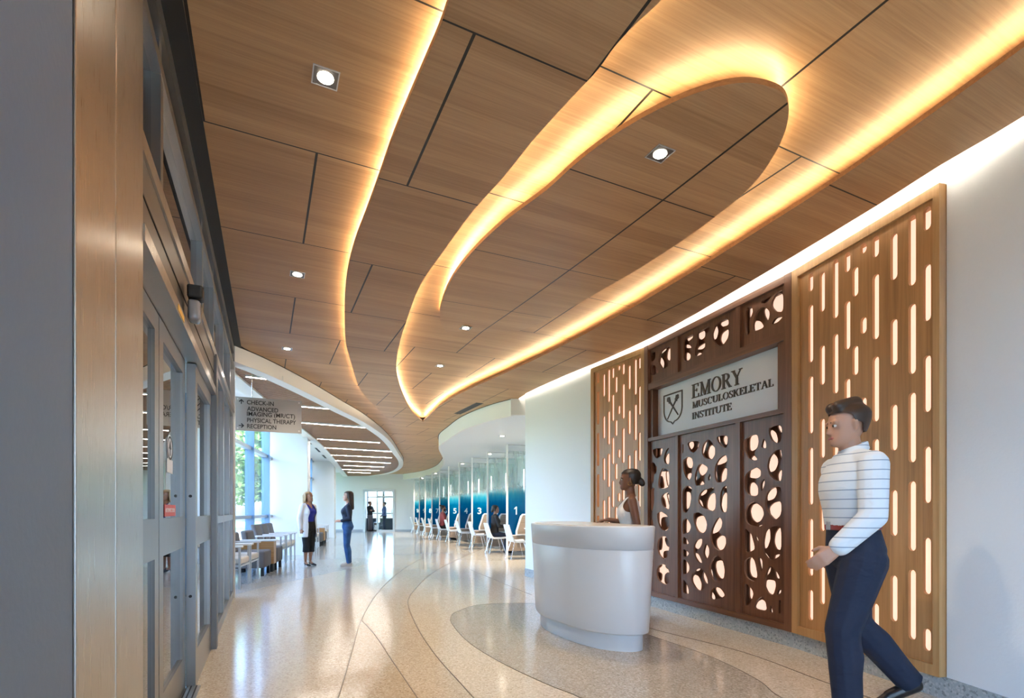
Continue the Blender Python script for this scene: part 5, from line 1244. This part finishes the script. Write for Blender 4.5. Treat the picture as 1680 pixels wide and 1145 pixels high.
def person(name, label, loc, rz, H, fem=False, sk=None, voxel=.008, lean=0, yaw=0, nod=0, legs=None, arms=None, clothes=(), hair=None, hair_mat=None, pelvis=(0, 0, .51), shoes=None, extras=None, beard=None, slim=1.0, curl=.5, hips=None):
    """legs: per side (knee, ankle, toe direction); arms: per side (elbow, wrist, hand direction, palm normal); everything in units of the height"""
    t = thing(name, label, 'person', loc, rz)
    T = TF if fem else TM; P0 = Vector((0, 0, .51)); PV = Vector(pelvis); RL = Matrix.Rotation(lean, 3, 'Y')
    up = lambda p: RL @ (Vector(p) - P0) + PV
    NB = Vector((-.004, 0, .85)); RH = Matrix.Rotation(yaw, 3, 'Z') @ Matrix.Rotation(nod, 3, 'Y')
    hd = lambda p: up(RH @ (Vector(p) - NB) + NB)
    sw = .098 if fem else .112
    def tor(z):
        for a, b in zip(T, T[1:]):
            if a[0] <= z <= b[0]:
                u = (z - a[0]) / (b[0] - a[0]); return [a[k] + (b[k] - a[k]) * u for k in (1, 2, 3)]
        return list((T[0] if z < T[0][0] else T[-1])[1:])
    def torso(mb, z0, z1, inf, flare=0, n=26, taper=False):
        zs = [z0 + (z1 - z0) * i / 16 for i in range(17)]; R = []
        for z in zs:
            c, rx, ry = tor(max(z, .50)); tp = 1 - (.55 * min(1, max(0, (.515 - z) / .06)) ** 2 if taper else 0); rx *= tp; ry *= tp; e = inf + max(0, (.53 - z)) * flare
            R.append([tuple(H * q for q in up((c + (rx * slim + e) * math.cos(2 * PI * j / n), (ry * slim + e) * math.sin(2 * PI * j / n) , z))) for j in range(n)])
        mb.loft(R)
    def cp(mb, a, b, r0, r1, **k): mb.cap([H * x for x in a], [H * x for x in b], H * r0, H * r1, **k)
    k = (.90 if fem else 1.0) * slim
    dl = {1: ((.008, .052, .275), (-.012, .055, .042), (1, .12, 0)), -1: ((.008, -.052, .275), (-.012, -.055, .042), (1, -.12, 0))}
    legs = legs or dl
    da = {1: ((-.015, sw + .03, .635), (.02, sw + .035, .495), (.1, 0, -1), (0, -1, 0)), -1: ((-.015, -sw - .03, .635), (.02, -sw - .035, .495), (.1, 0, -1), (0, 1, 0))}
    arms = arms or da
    hip = {s: up((hips[s] if hips else (-.004, .050 * s, .495))) for s in (1, -1)}
    if hips is None and PV.z < .4: hip = {s: PV + Vector((0, .05 * s, -.005)) for s in (1, -1)}
    shd = {s: up((-.006, sw * s, .797)) for s in (1, -1)}
    A = {s: tuple(up(p) for p in arms[s][:2]) + tuple(Vector(v).normalized() for v in arms[s][2:4]) for s in (1, -1)}
    # --- body
    mb = MB(); torso(mb, .455, .84, 0, taper=True); 
    if fem:
        for s in (1, -1): mb.ell([H * q for q in up((.046, .038 * s, .724))], (.028 * H, .036 * H, .036 * H))
    cp(mb, up((-.006, 0, .815)), hd((.0, 0, .895)), .036 * k, .031 * k)
    hz = lambda f: .868 + f * .132; n = 24
    mb.loft([[tuple(H * q for q in hd((c + rx * math.cos(2 * PI * j / n) * (1.0), ry * math.sin(2 * PI * j / n), hz(f)))) for j in range(n)] for f, c, rx, ry in HEAD])
    cp(mb, hd((.052, 0, hz(.52))), hd((.060, 0, hz(.37))), .0055, .0078); cp(mb, hd((.056, .005, hz(.35))), hd((.056, -.005, hz(.35))), .006, .006)   # nose
    cp(mb, hd((.051, .010, hz(.235))), hd((.051, -.010, hz(.235))), .0055, .0055); cp(mb, hd((.049, .009, hz(.195))), hd((.049, -.009, hz(.195))), .0055, .0055)     # lips
    cp(mb, hd((.047, .026, hz(.60))), hd((.047, -.026, hz(.60))), .008, .008)                                                                                   # brow
    for s in (1, -1):
        cp(mb, hd((-.002, .045 * s, hz(.55))), hd((-.004, .043 * s, hz(.38))), .010, .006)                                                              # ear
        cp(mb, up((-.008, .02 * s, .825)), shd[s], .026 * k, .028 * k); cp(mb, shd[s], A[s][0], .031 * k, .026 * k); cp(mb, A[s][0], A[s][1], .0255 * k, .0165 * k)
        d, nn = A[s][2], A[s][3]; w = A[s][1]; sd = d.cross(nn).normalized() * (1 if True else 1)
        th = sd * (1 if sd.x * 1 + sd.z >= 0 else -1)                  # the thumb's side of the palm
        L = .104; pm = w + d * .030
        for q in (-1, -.33, .33, 1): cp(mb, w + d * .004 + sd * (q * .010), w + d * .050 + sd * (q * .0165), .0095, .0080)
        for q, ln in ((1, .034), (.33, .042), (-.33, .045), (-1, .040)):
            q2 = q if (th - sd).length > .1 else q
            b0 = w + d * .052 + th * (-q * .0165); d1 = (d + nn * curl * .6).normalized(); d2 = (d + nn * curl * 1.9).normalized()
            b1 = b0 + d1 * ln * .5; cp(mb, b0, b1, .0056, .0052, n=9); cp(mb, b1, b1 + d2 * ln * .5, .0052, .0044, n=9)
        t0 = w + d * .014 + th * .013; t1 = t0 + (d * .7 + th * .75 + nn * .3).normalized() * .026; cp(mb, t0, t1, .0075, .0062, n=9); cp(mb, t1, t1 + (d + th * .15 + nn * .35).normalized() * .022, .0062, .005, n=9)
        kn, an, td = Vector(legs[s][0]), Vector(legs[s][1]), Vector(legs[s][2]).normalized()
        cp(mb, hip[s], kn, .055 * k, .033 * k); cp(mb, kn, kn + (an - kn) * .35 + Vector((-.008, 0, 0)), .031 * k, .033 * k); cp(mb, kn + (an - kn) * .35 + Vector((-.008, 0, 0)), an, .033 * k, .0195 * k)
        if shoes and shoes.get('style') == 'pump':
            ml = an + td * .045; ml.z = .024; te = an + td * .082; te.z = .0135
            cp(mb, an + Vector((0, 0, -.016)), ml, .018, .0145); cp(mb, ml, te, .0145, .010)
        else: cp(mb, an + Vector((0, 0, -.012)), an + td * .085 + Vector((0, 0, -.024)), .020, .013)
    body = remeshed('body', mb, sk, voxel, t, 3)
    # --- eyes
    for s in (1, -1):
        mb = MB(); mb.ell([H * q for q in hd((.0475, .0185 * s, hz(.515)))], (.006 * H, .0085 * H, .0052 * H), 10, 6); e = mb.obj('eye', M['eye_white'], t, True)
        mb = MB(); mb.ell([H * q for q in hd((.0515, .0185 * s, hz(.515)))], (.0035 * H, .0042 * H, .0045 * H), 8, 6); mb.obj('iris', M['iris'], e, True)
        mb = MB(); cp(mb, hd((.0525, .010 * s, hz(.605))), hd((.047, .028 * s, hz(.61))), .003, .002, n=8); mb.obj('eyebrow', hair_mat, t, True)
    mb = MB(); cp(mb, hd((.0545, .011, hz(.218))), hd((.0545, -.011, hz(.218))), .0042, .0042, n=8); mb.obj('lips', M['lips'], t, True)
    # --- clothes
    for c in clothes:
        mb = MB(); inf = c.get('inf', .008); kind = c['kind']
        if kind == 'top':
            torso(mb, c['hem'], c.get('neck', .835), inf, c.get('flare', 0))
            if fem and c.get('bust', 1):
                for s in (1, -1): mb.ell([H * q for q in up((.046, .036 * s, .724))], ((.028 + inf) * H, (.042 + inf) * H, (.038 + inf) * H))
            for s in (1, -1):
                sl = c.get('sleeve', 2); ai = c.get('arm', inf)
                if sl > 0: cp(mb, up((-.008, .02 * s, .822)), shd[s], .026 * k + ai, .028 * k + ai)
                if sl >= 1: cp(mb, shd[s], A[s][0], .031 * k + ai, .026 * k + ai)
                elif sl > 0: cp(mb, shd[s], shd[s] + (A[s][0] - shd[s]) * sl, .034 * k + ai, .032 * k + ai)
                if sl > 1: cp(mb, A[s][0], A[s][0] + (A[s][1] - A[s][0]) * min(.97, sl - 1), .026 * k + ai, .019 * k + ai)
        if kind == 'trousers':
            torso(mb, .455, c.get('waist', .60), inf, taper=True)
            for s in (1, -1):
                kn, an = Vector(legs[s][0]), Vector(legs[s][1]); f = c.get('cuff', 1.0); wd_ = c.get('wide', 0)
                cp(mb, hip[s], kn, .057 * k + inf, .036 * k + inf + wd_ * .5)
                e = kn + (an + Vector((0, 0, -.012)) - kn) * f; cp(mb, kn, e, .036 * k + inf + wd_ * .5, (.024 + .010 * (1 - f)) * k + inf + wd_, k=3)
                if abs(f - .35) > .1 and f > .5: cp(mb, kn, kn + (an - kn) * .35 + Vector((-.008, 0, 0)), .034 * k + inf, .036 * k + inf); cp(mb, kn + (an - kn) * .35 + Vector((-.008, 0, 0)), an, .036 * k + inf, .0215 * k + inf)
        cutf = c.get('cut'); ends = []
        if kind == 'trousers':
            for s in (1, -1):
                kn, an = Vector(legs[s][0]), Vector(legs[s][1]); d_ = an - kn; ends.append((kn + (d_ + Vector((0, 0, -.012))) * c.get('cuff', 1.0), d_.normalized()))
        base = (lambda co, f=cutf: f(RL.transposed() @ (co / H - PV) + P0)) if cutf else None
        def cutter(co, base=base, ends=ends):
            if base and base(co): return True
            for e, d_ in ends:
                q = co / H - e; h = q.dot(d_)
                if 0 < h < .09 and (q - d_ * h).length < .075: return True
            return False
        remeshed(c['name'], mb, c['mat'], c.get('voxel', voxel), t, c.get('smooth', 5), cutter if (cutf or ends) else None)
    # --- shoes
    if shoes:
        for s in (1, -1):
            an, td = Vector(legs[s][1]), Vector(legs[s][2]).normalized(); mb = MB(); z = an.z - .042; st_ = shoes.get('style', 'shoe')
            h_ = an + Vector((0, 0, -.020)); tl_ = Vector((td.x, td.y, 0)).normalized(); pit = td.z
            if st_ == 'pump':
                toe = an + tl_ * .088; toe.z = .0135
                cp(mb, h_ + tl_ * -.006 + Vector((0, 0, -.002)), an + tl_ * .045 + Vector((0, 0, .022 - an.z)), .0175, .0165); cp(mb, an + tl_ * .045 + Vector((0, 0, .022 - an.z)), toe, .0165, .0125)
                hb = h_ + tl_ * -.012; cp(mb, hb, Vector((hb.x, hb.y, .0045)), .008, .0045, n=8)
                o = remeshed('shoe', mb, shoes['mat'], .005, t, 2, lambda co, q=H, a=an: (co / q).z > .030 - max(0, (co / q - a).dot(tl_) - .0) * .12 and (co / q - a - tl_ * .02).length < .045)
            else:
                cp(mb, h_ + tl_ * -.012, h_ + tl_ * .060 + Vector((0, 0, td.z * .06 - .004)), .024, .020); cp(mb, h_ + tl_ * .055 + Vector((0, 0, td.z * .06 - .004)), h_ + tl_ * .098 + Vector((0, 0, td.z * .1 - .008)), .020, .015)
                mb.map(lambda p, b=z * H: (p.x, p.y, max(p.z, b + .001) if td.z == 0 else p.z)); o = remeshed('shoe', mb, shoes['mat'], .006, t, 2)
                if shoes.get('sole') and td.z == 0:
                    m2 = MB(); n2 = 18; cx, cy = (an + tl_ * .038).x, (an + tl_ * .038).y; ang = math.atan2(tl_.y, tl_.x)
                    m2.prism([(H * (cx + .078 * math.cos(q) * math.cos(ang) - .024 * math.sin(q) * math.sin(ang)), H * (cy + .078 * math.cos(q) * math.sin(ang) + .024 * math.sin(q) * math.cos(ang))) for q in [2 * PI * i / n2 for i in range(n2)]], H * z, H * (z + .012)); m2.obj('sole', shoes['sole'], o)
    # --- hair
    if hair:
        mb = MB(); e = .0085
        mb.loft([[tuple(H * q for q in hd((c - .003 + (rx + e) * math.cos(2 * PI * j / n), (ry + e) * math.sin(2 * PI * j / n), hz(f + (.035 if f > .9 else 0))))) for j in range(n)] for f, c, rx, ry in HEAD[3:]])
        for a, b, r0, r1 in hair.get('add', ()): cp(mb, hd((a[0], a[1], hz(a[2]))), hd((b[0], b[1], hz(b[2]))), r0, r1)
        inv = RH.transposed()
        def hc(co):
            p = RL.transposed() @ (co / H - PV) + P0; p = inv @ (p - NB) + NB; f = (p.z - .868) / .132
            if hair['style'] == 'short': return (p.x > .005 and f < .80 - max(0, .03 - p.x) * 4) or (p.x > -.022 and f < .52) or f < .28
            if hair['style'] == 'tied': return (p.x > .008 and f < .80) or (p.x > -.014 and f < .50) or (f < .20 and p.x > -.05)
            return (p.x > .012 and f < .78 and abs(p.y) < .050) or (p.x > .018 and f < .7)
        remeshed('hair', mb, hair_mat, min(voxel, .007), t, hair.get('smooth', 2), hc)
    if beard:
        mb = MB()
        mb.loft([[tuple(H * q for q in hd((c + .002 + (rx + .005) * math.cos(2 * PI * j / n), (ry + .004) * math.sin(2 * PI * j / n), hz(f - .02)))) for j in range(n)] for f, c, rx, ry in HEAD[:6]])
        def bc(co):
            p = RL.transposed() @ (co / H - PV) + P0; p = RH.transposed() @ (p - NB) + NB; f = (p.z - .868) / .132
            return p.x < .0 or f > .36 or (f > .17 and f < .27 and p.x > .045 and abs(p.y) < .014)
        remeshed('beard', mb, beard, .006, t, 2, bc)
    if extras: extras(t, H, up, hd, hz, cp)
    return t
M['eye_white'] = plain('eye_white', (.7, .68, .66), .25); M['iris'] = plain('iris', (.03, .018, .01), .2); M['lips'] = plain('lips', (.42, .14, .12), .45)
SK1, SK2, SK3 = skin('skin_light', (.46, .25, .17)), skin('skin_deep', (.17, .075, .042)), skin('skin_tan', (.40, .21, .13))
HB, HD, HBL = plain('hair_black', (.012, .009, .008), .45), plain('hair_dark_brown', (.035, .018, .011), .45), plain('hair_blond', (.36, .22, .10), .5, noise=.35, nscale=60)
# striped shirt cloth
m, nt, b = new_mat('striped_shirt'); tc = N(nt, 'ShaderNodeTexCoord'); sp = N(nt, 'ShaderNodeSeparateXYZ'); nt.links.new(tc.outputs['Object'], sp.inputs[0])
fz = mathn(nt, 'FRACT', mathn(nt, 'MULTIPLY', sp.outputs[2], 19)); nt.links.new(mixc(nt, mathn(nt, 'LESS_THAN', fz, .11), (.70, .76, .82), (.26, .34, .45)), b.inputs['Base Color']); b.inputs['Roughness'].default_value = .8; M['stripe'] = m
# denim
m, nt, b = new_mat('denim'); tc = N(nt, 'ShaderNodeTexCoord'); nz = N(nt, 'ShaderNodeTexNoise', Scale=9.0, Detail=6.0); nt.links.new(tc.outputs['Object'], nz.inputs['Vector'])
nt.links.new(ramp(nt, nz.outputs['Fac'], [(.3, (.012, .05, .16)), (.7, (.035, .12, .30))]), b.inputs['Base Color']); b.inputs['Roughness'].default_value = .85; M['denim'] = m
cl = lambda n, c, r=.8: plain(n, c, r, noise=.08, nscale=90)
NAVY = cl('navy_trousers', (.008, .015, .040)); WHT = cl('white_cotton', (.78, .79, .80)); BLK = cl('black_cloth', (.010, .010, .012)); ROYAL = cl('royal_blue_blouse', (.010, .018, .30), .55)

def folds(m, sc=7.0, d=.02, st_=.5):
    nt = m.node_tree; b = nt.nodes['Principled BSDF']; tc = N(nt, 'ShaderNodeTexCoord'); mp = N(nt, 'ShaderNodeMapping'); mp.inputs['Scale'].default_value = (1, 1, 1.9); mp.inputs['Rotation'].default_value = (.5, .3, 0)
    nt.links.new(tc.outputs['Object'], mp.inputs['Vector']); n = N(nt, 'ShaderNodeTexNoise', Scale=sc, Detail=2.0, Distortion=.6); nt.links.new(mp.outputs[0], n.inputs['Vector'])
    bp = N(nt, 'ShaderNodeBump', Strength=st_, Distance=d); nt.links.new(n.outputs['Fac'], bp.inputs['Height']); nt.links.new(bp.outputs[0], b.inputs['Normal'])
for m in (M['stripe'], NAVY, WHT, BLK, ROYAL, M['denim']): folds(m)
def belt(t, H, up, hd, hz, cp):
    mb = MB(); n = 28; R = []
    for z, e in ((.595, .010), (.597, .014), (.617, .014), (.619, .010)): R.append([tuple(H * q for q in up((.001 + (.059 + e) * math.cos(2 * PI * j / n), (.085 + e) * math.sin(2 * PI * j / n), z))) for j in range(n)])
    c2 = []
    for z, e in ((.828, .004), (.845, .010), (.866, .004), (.868, .001), (.850, .002), (.83, .0)): c2.append([tuple(H * q for q in up((-.006 - (z - .83) * .1 + (.036 + e) * math.cos(2 * PI * j / n), (.040 + e) * math.sin(2 * PI * j / n), z - .012 * math.cos(2 * PI * j / n)))) for j in range(n)])
    auto_smooth(MB().loft(c2, caps=False).obj('collar', M['stripe'], t), 60)
    auto_smooth(mb.loft(R).obj('belt', plain('red_leather', (.26, .03, .025), .45), t), 50)
    MB().box(H * .070, H * .078, -H * .014, H * .014, H * .594, H * .620).obj('buckle', M['chrome'], t)
person('person', 'man in a white striped shirt and navy trousers walking past the oak screen', (2.03, 3.08, 0), PI - .10, 1.83, sk=SK1, voxel=.007, lean=.03, nod=.08,
       legs={1: ((.060, .052, .280), (.045, .055, .042), (1, .05, 0)), -1: ((-.030, -.050, .285), (-.205, -.052, .100), (.80, -.05, -.58))},
       arms={1: ((.020, .150, .640), (.120, .140, .545), (.75, -.1, -.6), (-.2, -1, -.2)), -1: ((-.055, -.150, .640), (-.020, -.150, .500), (.2, 0, -1), (0, 1, 0))},
       clothes=({'name': 'shirt', 'mat': M['stripe'], 'kind': 'top', 'hem': .607, 'neck': .842, 'sleeve': 1.9, 'inf': .016, 'arm': .012}, {'name': 'trousers', 'mat': NAVY, 'kind': 'trousers', 'waist': .618, 'inf': .010, 'wide': .008}),
       hair={'style': 'short', 'add': (((.03, .02, .97), (-.03, 0, 1.02), .020, .024), ((.03, -.02, .97), (-.03, -.01, 1.0), .020, .024))}, hair_mat=HD, shoes={'mat': plain('black_leather', (.012, .012, .014), .35), 'sole': M['black']}, extras=belt)

def hoops(t, H, up, hd, hz, cp):
    for s in (1, -1):
        pts = [tuple(H * q for q in hd((.002 + .011 * math.cos(a), .0545 * s, hz(.30) + .011 * math.sin(a)))) for a in [2 * PI * i / 14 for i in range(15)]]
        MB().tube(pts, .0022).obj('earring', plain('gold', (.8, .55, .2), .2, 1), t)
person('person', 'receptionist with a dark hair bun and white sleeveless top behind the desk', (1.235, 5.36, 0), PI - .15, 1.63, True, SK2, .0065, lean=.03,
       arms={1: ((-.030, .122, .640), (-.005, .125, .500), (.15, 0, -1), (0, -1, 0)), -1: ((.020, -.135, .655), (.135, -.115, .682), (1, .1, -.12), (0, 0, -1))},
       clothes=({'name': 'top', 'mat': WHT, 'kind': 'top', 'hem': .52, 'neck': .825, 'sleeve': 0, 'inf': .009, 'flare': .1,
                 'cut': lambda p: (p.x > .0 and p.z > .735 and abs(p.y) < (p.z - .735) * .62) or (abs(p.y) > .070 and p.z > .70 and abs(p.y) > .110 - (p.z - .70) * .55) or (p.z > .80 and p.x < 0 and abs(p.y) < .05)},
                {'name': 'trousers', 'mat': BLK, 'kind': 'trousers', 'inf': .008}),
       hair={'style': 'tied', 'add': (((-.070, 0, .40), (-.078, 0, .30), .022, .020), ((-.04, 0, .60), (-.068, 0, .42), .03, .018))}, hair_mat=HB, shoes={'mat': BLK}, extras=hoops)

person('person', 'blond woman in a white coat, blue blouse and black cropped trousers', (-4.44, 11.30, 0), -.42, 1.615, True, SK3, .0075,
       arms={1: ((-.030, .125, .640), (-.010, .125, .500), (.15, -.1, -1), (0, -1, 0)), -1: ((-.030, -.125, .640), (-.010, -.125, .500), (.15, .1, -1), (0, 1, 0))},
       legs={1: ((.008, .046, .285), (-.014, .046, .066), (1, .1, 0)), -1: ((.012, -.046, .285), (-.006, -.046, .066), (1, -.1, 0))},
       clothes=({'name': 'blouse', 'mat': ROYAL, 'kind': 'top', 'hem': .56, 'neck': .832, 'sleeve': 0, 'inf': .007, 'cut': lambda p: p.x > 0 and p.z > .77 and abs(p.y) < (p.z - .77) * .55},
                {'name': 'trousers', 'mat': BLK, 'kind': 'trousers', 'waist': .60, 'inf': .009, 'cuff': .42, 'wide': .010},
                {'name': 'white_coat', 'mat': WHT, 'kind': 'top', 'hem': .385, 'neck': .838, 'sleeve': 1.9, 'inf': .020, 'arm': .014, 'flare': .10, 'smooth': 6, 'cut': lambda p: (p.x > .008 and abs(p.y) < .058 + max(0, .55 - p.z) * .12) or p.z < .389}),
       hair={'style': 'long', 'add': (((-.03, .040, .55), (-.022, .052, -.18), .030, .026), ((-.03, -.040, .55), (-.022, -.052, -.18), .030, .026), ((-.045, 0, .55), (-.055, 0, -.22), .042, .034), ((.0, .045, .75), (.006, .052, .1), .018, .018), ((.0, -.045, .75), (.006, -.052, .1), .018, .018))}, hair_mat=HBL, shoes={'mat': BLK, 'style': 'pump'})

person('person', 'young woman with long dark hair, navy top, blue jeans and white trainers', (-3.60, 11.32, 0), PI + .30, 1.63, True, SK1, .0075, lean=-.02,
       arms={1: ((-.030, .112, .645), (.075, .080, .600), (1, -.25, .05), (0, -.6, -.8)), -1: ((-.030, -.112, .645), (.075, -.080, .595), (1, .25, .05), (0, .6, -.8))},
       legs={1: ((.010, .048, .280), (-.020, .060, .046), (1, .25, 0)), -1: ((.002, -.044, .280), (-.030, -.046, .046), (1, -.05, 0))},
       clothes=({'name': 'undershirt', 'mat': WHT, 'kind': 'top', 'hem': .66, 'neck': .826, 'sleeve': 0, 'inf': .006, 'cut': lambda p: (p.x > 0 and p.z > .80 and abs(p.y) < .05) or abs(p.y) > .075},
                {'name': 'top', 'mat': cl('navy_top', (.012, .018, .040)), 'kind': 'top', 'hem': .60, 'neck': .832, 'sleeve': 1.93, 'inf': .009, 'arm': .005, 'cut': lambda p: (p.x > 0 and p.z > .755 and abs(p.y) < .018 + (p.z - .755) * .75)},
                {'name': 'jeans', 'mat': M['denim'], 'kind': 'trousers', 'waist': .625, 'inf': .006, 'cuff': 1.0}),
       hair={'style': 'long', 'add': (((-.04, .022, .60), (-.062, .022, -.72), .036, .022), ((-.04, -.022, .60), (-.062, -.022, -.72), .036, .022), ((-.01, .042, .7), (-.03, .046, -.3), .018, .014), ((-.01, -.042, .7), (-.03, -.046, -.3), .018, .014))}, hair_mat=HD, shoes={'mat': plain('white_trainers', (.62, .58, .52), .6), 'sole': plain('pale_sole', (.75, .72, .66), .6)})

# seated at the booths
def sit(label, i, H, fem, sk, hair, hm, cl_, shoes, seat=.475, **kw):
    z = (seat + .07) / H; x = bpos(i, -.02, -.85)
    return person('person', label, x, BR, H, fem, sk, .009, lean=kw.pop('lean', .05), pelvis=(-.02, 0, z),
        legs={1: ((.235, .060, .285), (.20, .060, .042), (1, .05, 0)), -1: ((.235, -.060, .285), (.19, -.060, .042), (1, -.05, 0))},
        arms={1: ((.030, .135, .650), (.160, .110, .640), (1, -.2, -.1), (0, 0, -1)), -1: ((.030, -.135, .650), (.160, -.110, .640), (1, .2, -.1), (0, 0, -1))}, clothes=cl_, hair=hair, hair_mat=hm, shoes=shoes, **kw)
sit('seated man with a dark beard and brick-red shirt at booth six', 5, 1.80, False, SK3, {'style': 'short', 'add': (((-.06, 0, .95), (-.075, 0, .95), .020, .018),)}, HD,
    ({'name': 'shirt', 'mat': cl('brick_red_shirt', (.30, .055, .055)), 'kind': 'top', 'hem': .53, 'neck': .84, 'sleeve': 1.9, 'inf': .012, 'arm': .009}, {'name': 'trousers', 'mat': BLK, 'kind': 'trousers', 'inf': .008}), {'mat': BLK}, beard=HD)
sit('seated woman in black with short dark hair at booth two', 1, 1.66, True, SK1, {'style': 'tied', 'add': (((-.03, 0, .7), (-.05, 0, .3), .045, .035), ((-.02, .035, .6), (-.02, .04, .2), .022, .02), ((-.02, -.035, .6), (-.02, -.04, .2), .022, .02))}, HB,
    ({'name': 'jumper', 'mat': BLK, 'kind': 'top', 'hem': .53, 'neck': .838, 'sleeve': 1.9, 'inf': .012, 'arm': .008}, {'name': 'trousers', 'mat': NAVY, 'kind': 'trousers', 'inf': .008}), {'mat': BLK})
# two men in the far doorway
person('person', 'man with folded arms, dark jumper and grey trousers in the far doorway', (-8.42, 30.75, 0), -.35, 1.76, sk=SK3, voxel=.012, slim=1.0,
       arms={1: ((.035, .150, .660), (.095, -.045, .690), (.1, -1, .1), (-1, 0, 0)), -1: ((.035, -.150, .660), (.110, .045, .675), (.1, 1, .1), (-1, 0, 0))},
       clothes=({'name': 'jumper', 'mat': cl('dark_jumper', (.018, .018, .022)), 'kind': 'top', 'hem': .54, 'neck': .845, 'sleeve': 1.93, 'inf': .013, 'arm': .010}, {'name': 'trousers', 'mat': cl('grey_trousers', (.16, .15, .17)), 'kind': 'trousers', 'inf': .010, 'wide': .01}),
       hair={'style': 'short'}, hair_mat=HB, shoes={'mat': BLK})
person('person', 'man in a slate blue shirt and dark trousers standing right in the far doorway', (-7.58, 30.75, 0), PI + .2, 1.72, sk=SK1, voxel=.012,
       arms={1: ((.0, .140, .640), (.075, .090, .530), (.7, -.4, -.5), (-.3, -1, 0)), -1: ((.0, -.140, .640), (.075, -.090, .530), (.7, .4, -.5), (-.3, 1, 0))},
       clothes=({'name': 'shirt', 'mat': cl('slate_blue_shirt', (.09, .13, .30)), 'kind': 'top', 'hem': .53, 'neck': .845, 'sleeve': 1.9, 'inf': .012, 'arm': .009}, {'name': 'trousers', 'mat': NAVY, 'kind': 'trousers', 'inf': .010, 'wide': .006}),
       hair={'style': 'short'}, hair_mat=HD, shoes={'mat': plain('white_shoes', (.75, .74, .72), .5)})

# ------------------------------------------------------------------ daylight, camera, exposure
wd = bpy.data.worlds.new('sky'); bpy.context.scene.world = wd; wd.use_nodes = True; nt = wd.node_tree
bg = nt.nodes['Background']
sky = N(nt, 'ShaderNodeTexSky'); sky.sky_type = 'NISHITA'; sky.sun_disc = False; sky.sun_elevation = math.radians(48); sky.sun_rotation = math.radians(120); sky.altitude = 100; sky.air_density = 1.0; sky.dust_density = 4.0
tint = nt.nodes.new('ShaderNodeMix'); tint.data_type = 'RGBA'; tint.blend_type = 'MULTIPLY'; tint.inputs[0].default_value = 1; nt.links.new(sky.outputs[0], tint.inputs[6]); tint.inputs[7].default_value = (.86, .97, 1.10, 1)
nt.links.new(tint.outputs[2], bg.inputs[0]); bg.inputs[1].default_value = 3.0
sn = bpy.data.lights.new('sun', 'SUN'); sn.energy = 6; sn.angle = .02; sn.color = (1, .95, .88); so_ = bpy.data.objects.new('sun', sn); C.objects.link(so_); so_.rotation_euler = Vector((.5, -.35, .95)).to_track_quat('Z', 'Y').to_euler(); so_.location = (8, -8, 12)
sc = bpy.context.scene
cam = bpy.data.cameras.new('camera'); cam.sensor_width = 36; cam.sensor_fit = 'HORIZONTAL'; cam.lens = 850 / 1680 * 36
cam.shift_y = (838 - 572.5) / 1680; cam.clip_start = .02; cam.clip_end = 300
co = bpy.data.objects.new('camera', cam); C.objects.link(co); co.location = (0, 0, 1.2); co.rotation_euler = (PI / 2, 0, 0); sc.camera = co
sc.view_settings.view_transform = 'Standard'; sc.view_settings.look = 'None'; sc.view_settings.gamma = 1; sc.view_settings.use_curve_mapping = False
sc.view_settings.exposure = .42
sc.cycles.max_bounces = 10; sc.cycles.diffuse_bounces = 5; sc.cycles.glossy_bounces = 4; sc.cycles.transparent_max_bounces = 24
sc.cycles.sample_clamp_indirect = 6; sc.cycles.caustics_reflective = False; sc.cycles.caustics_refractive = False
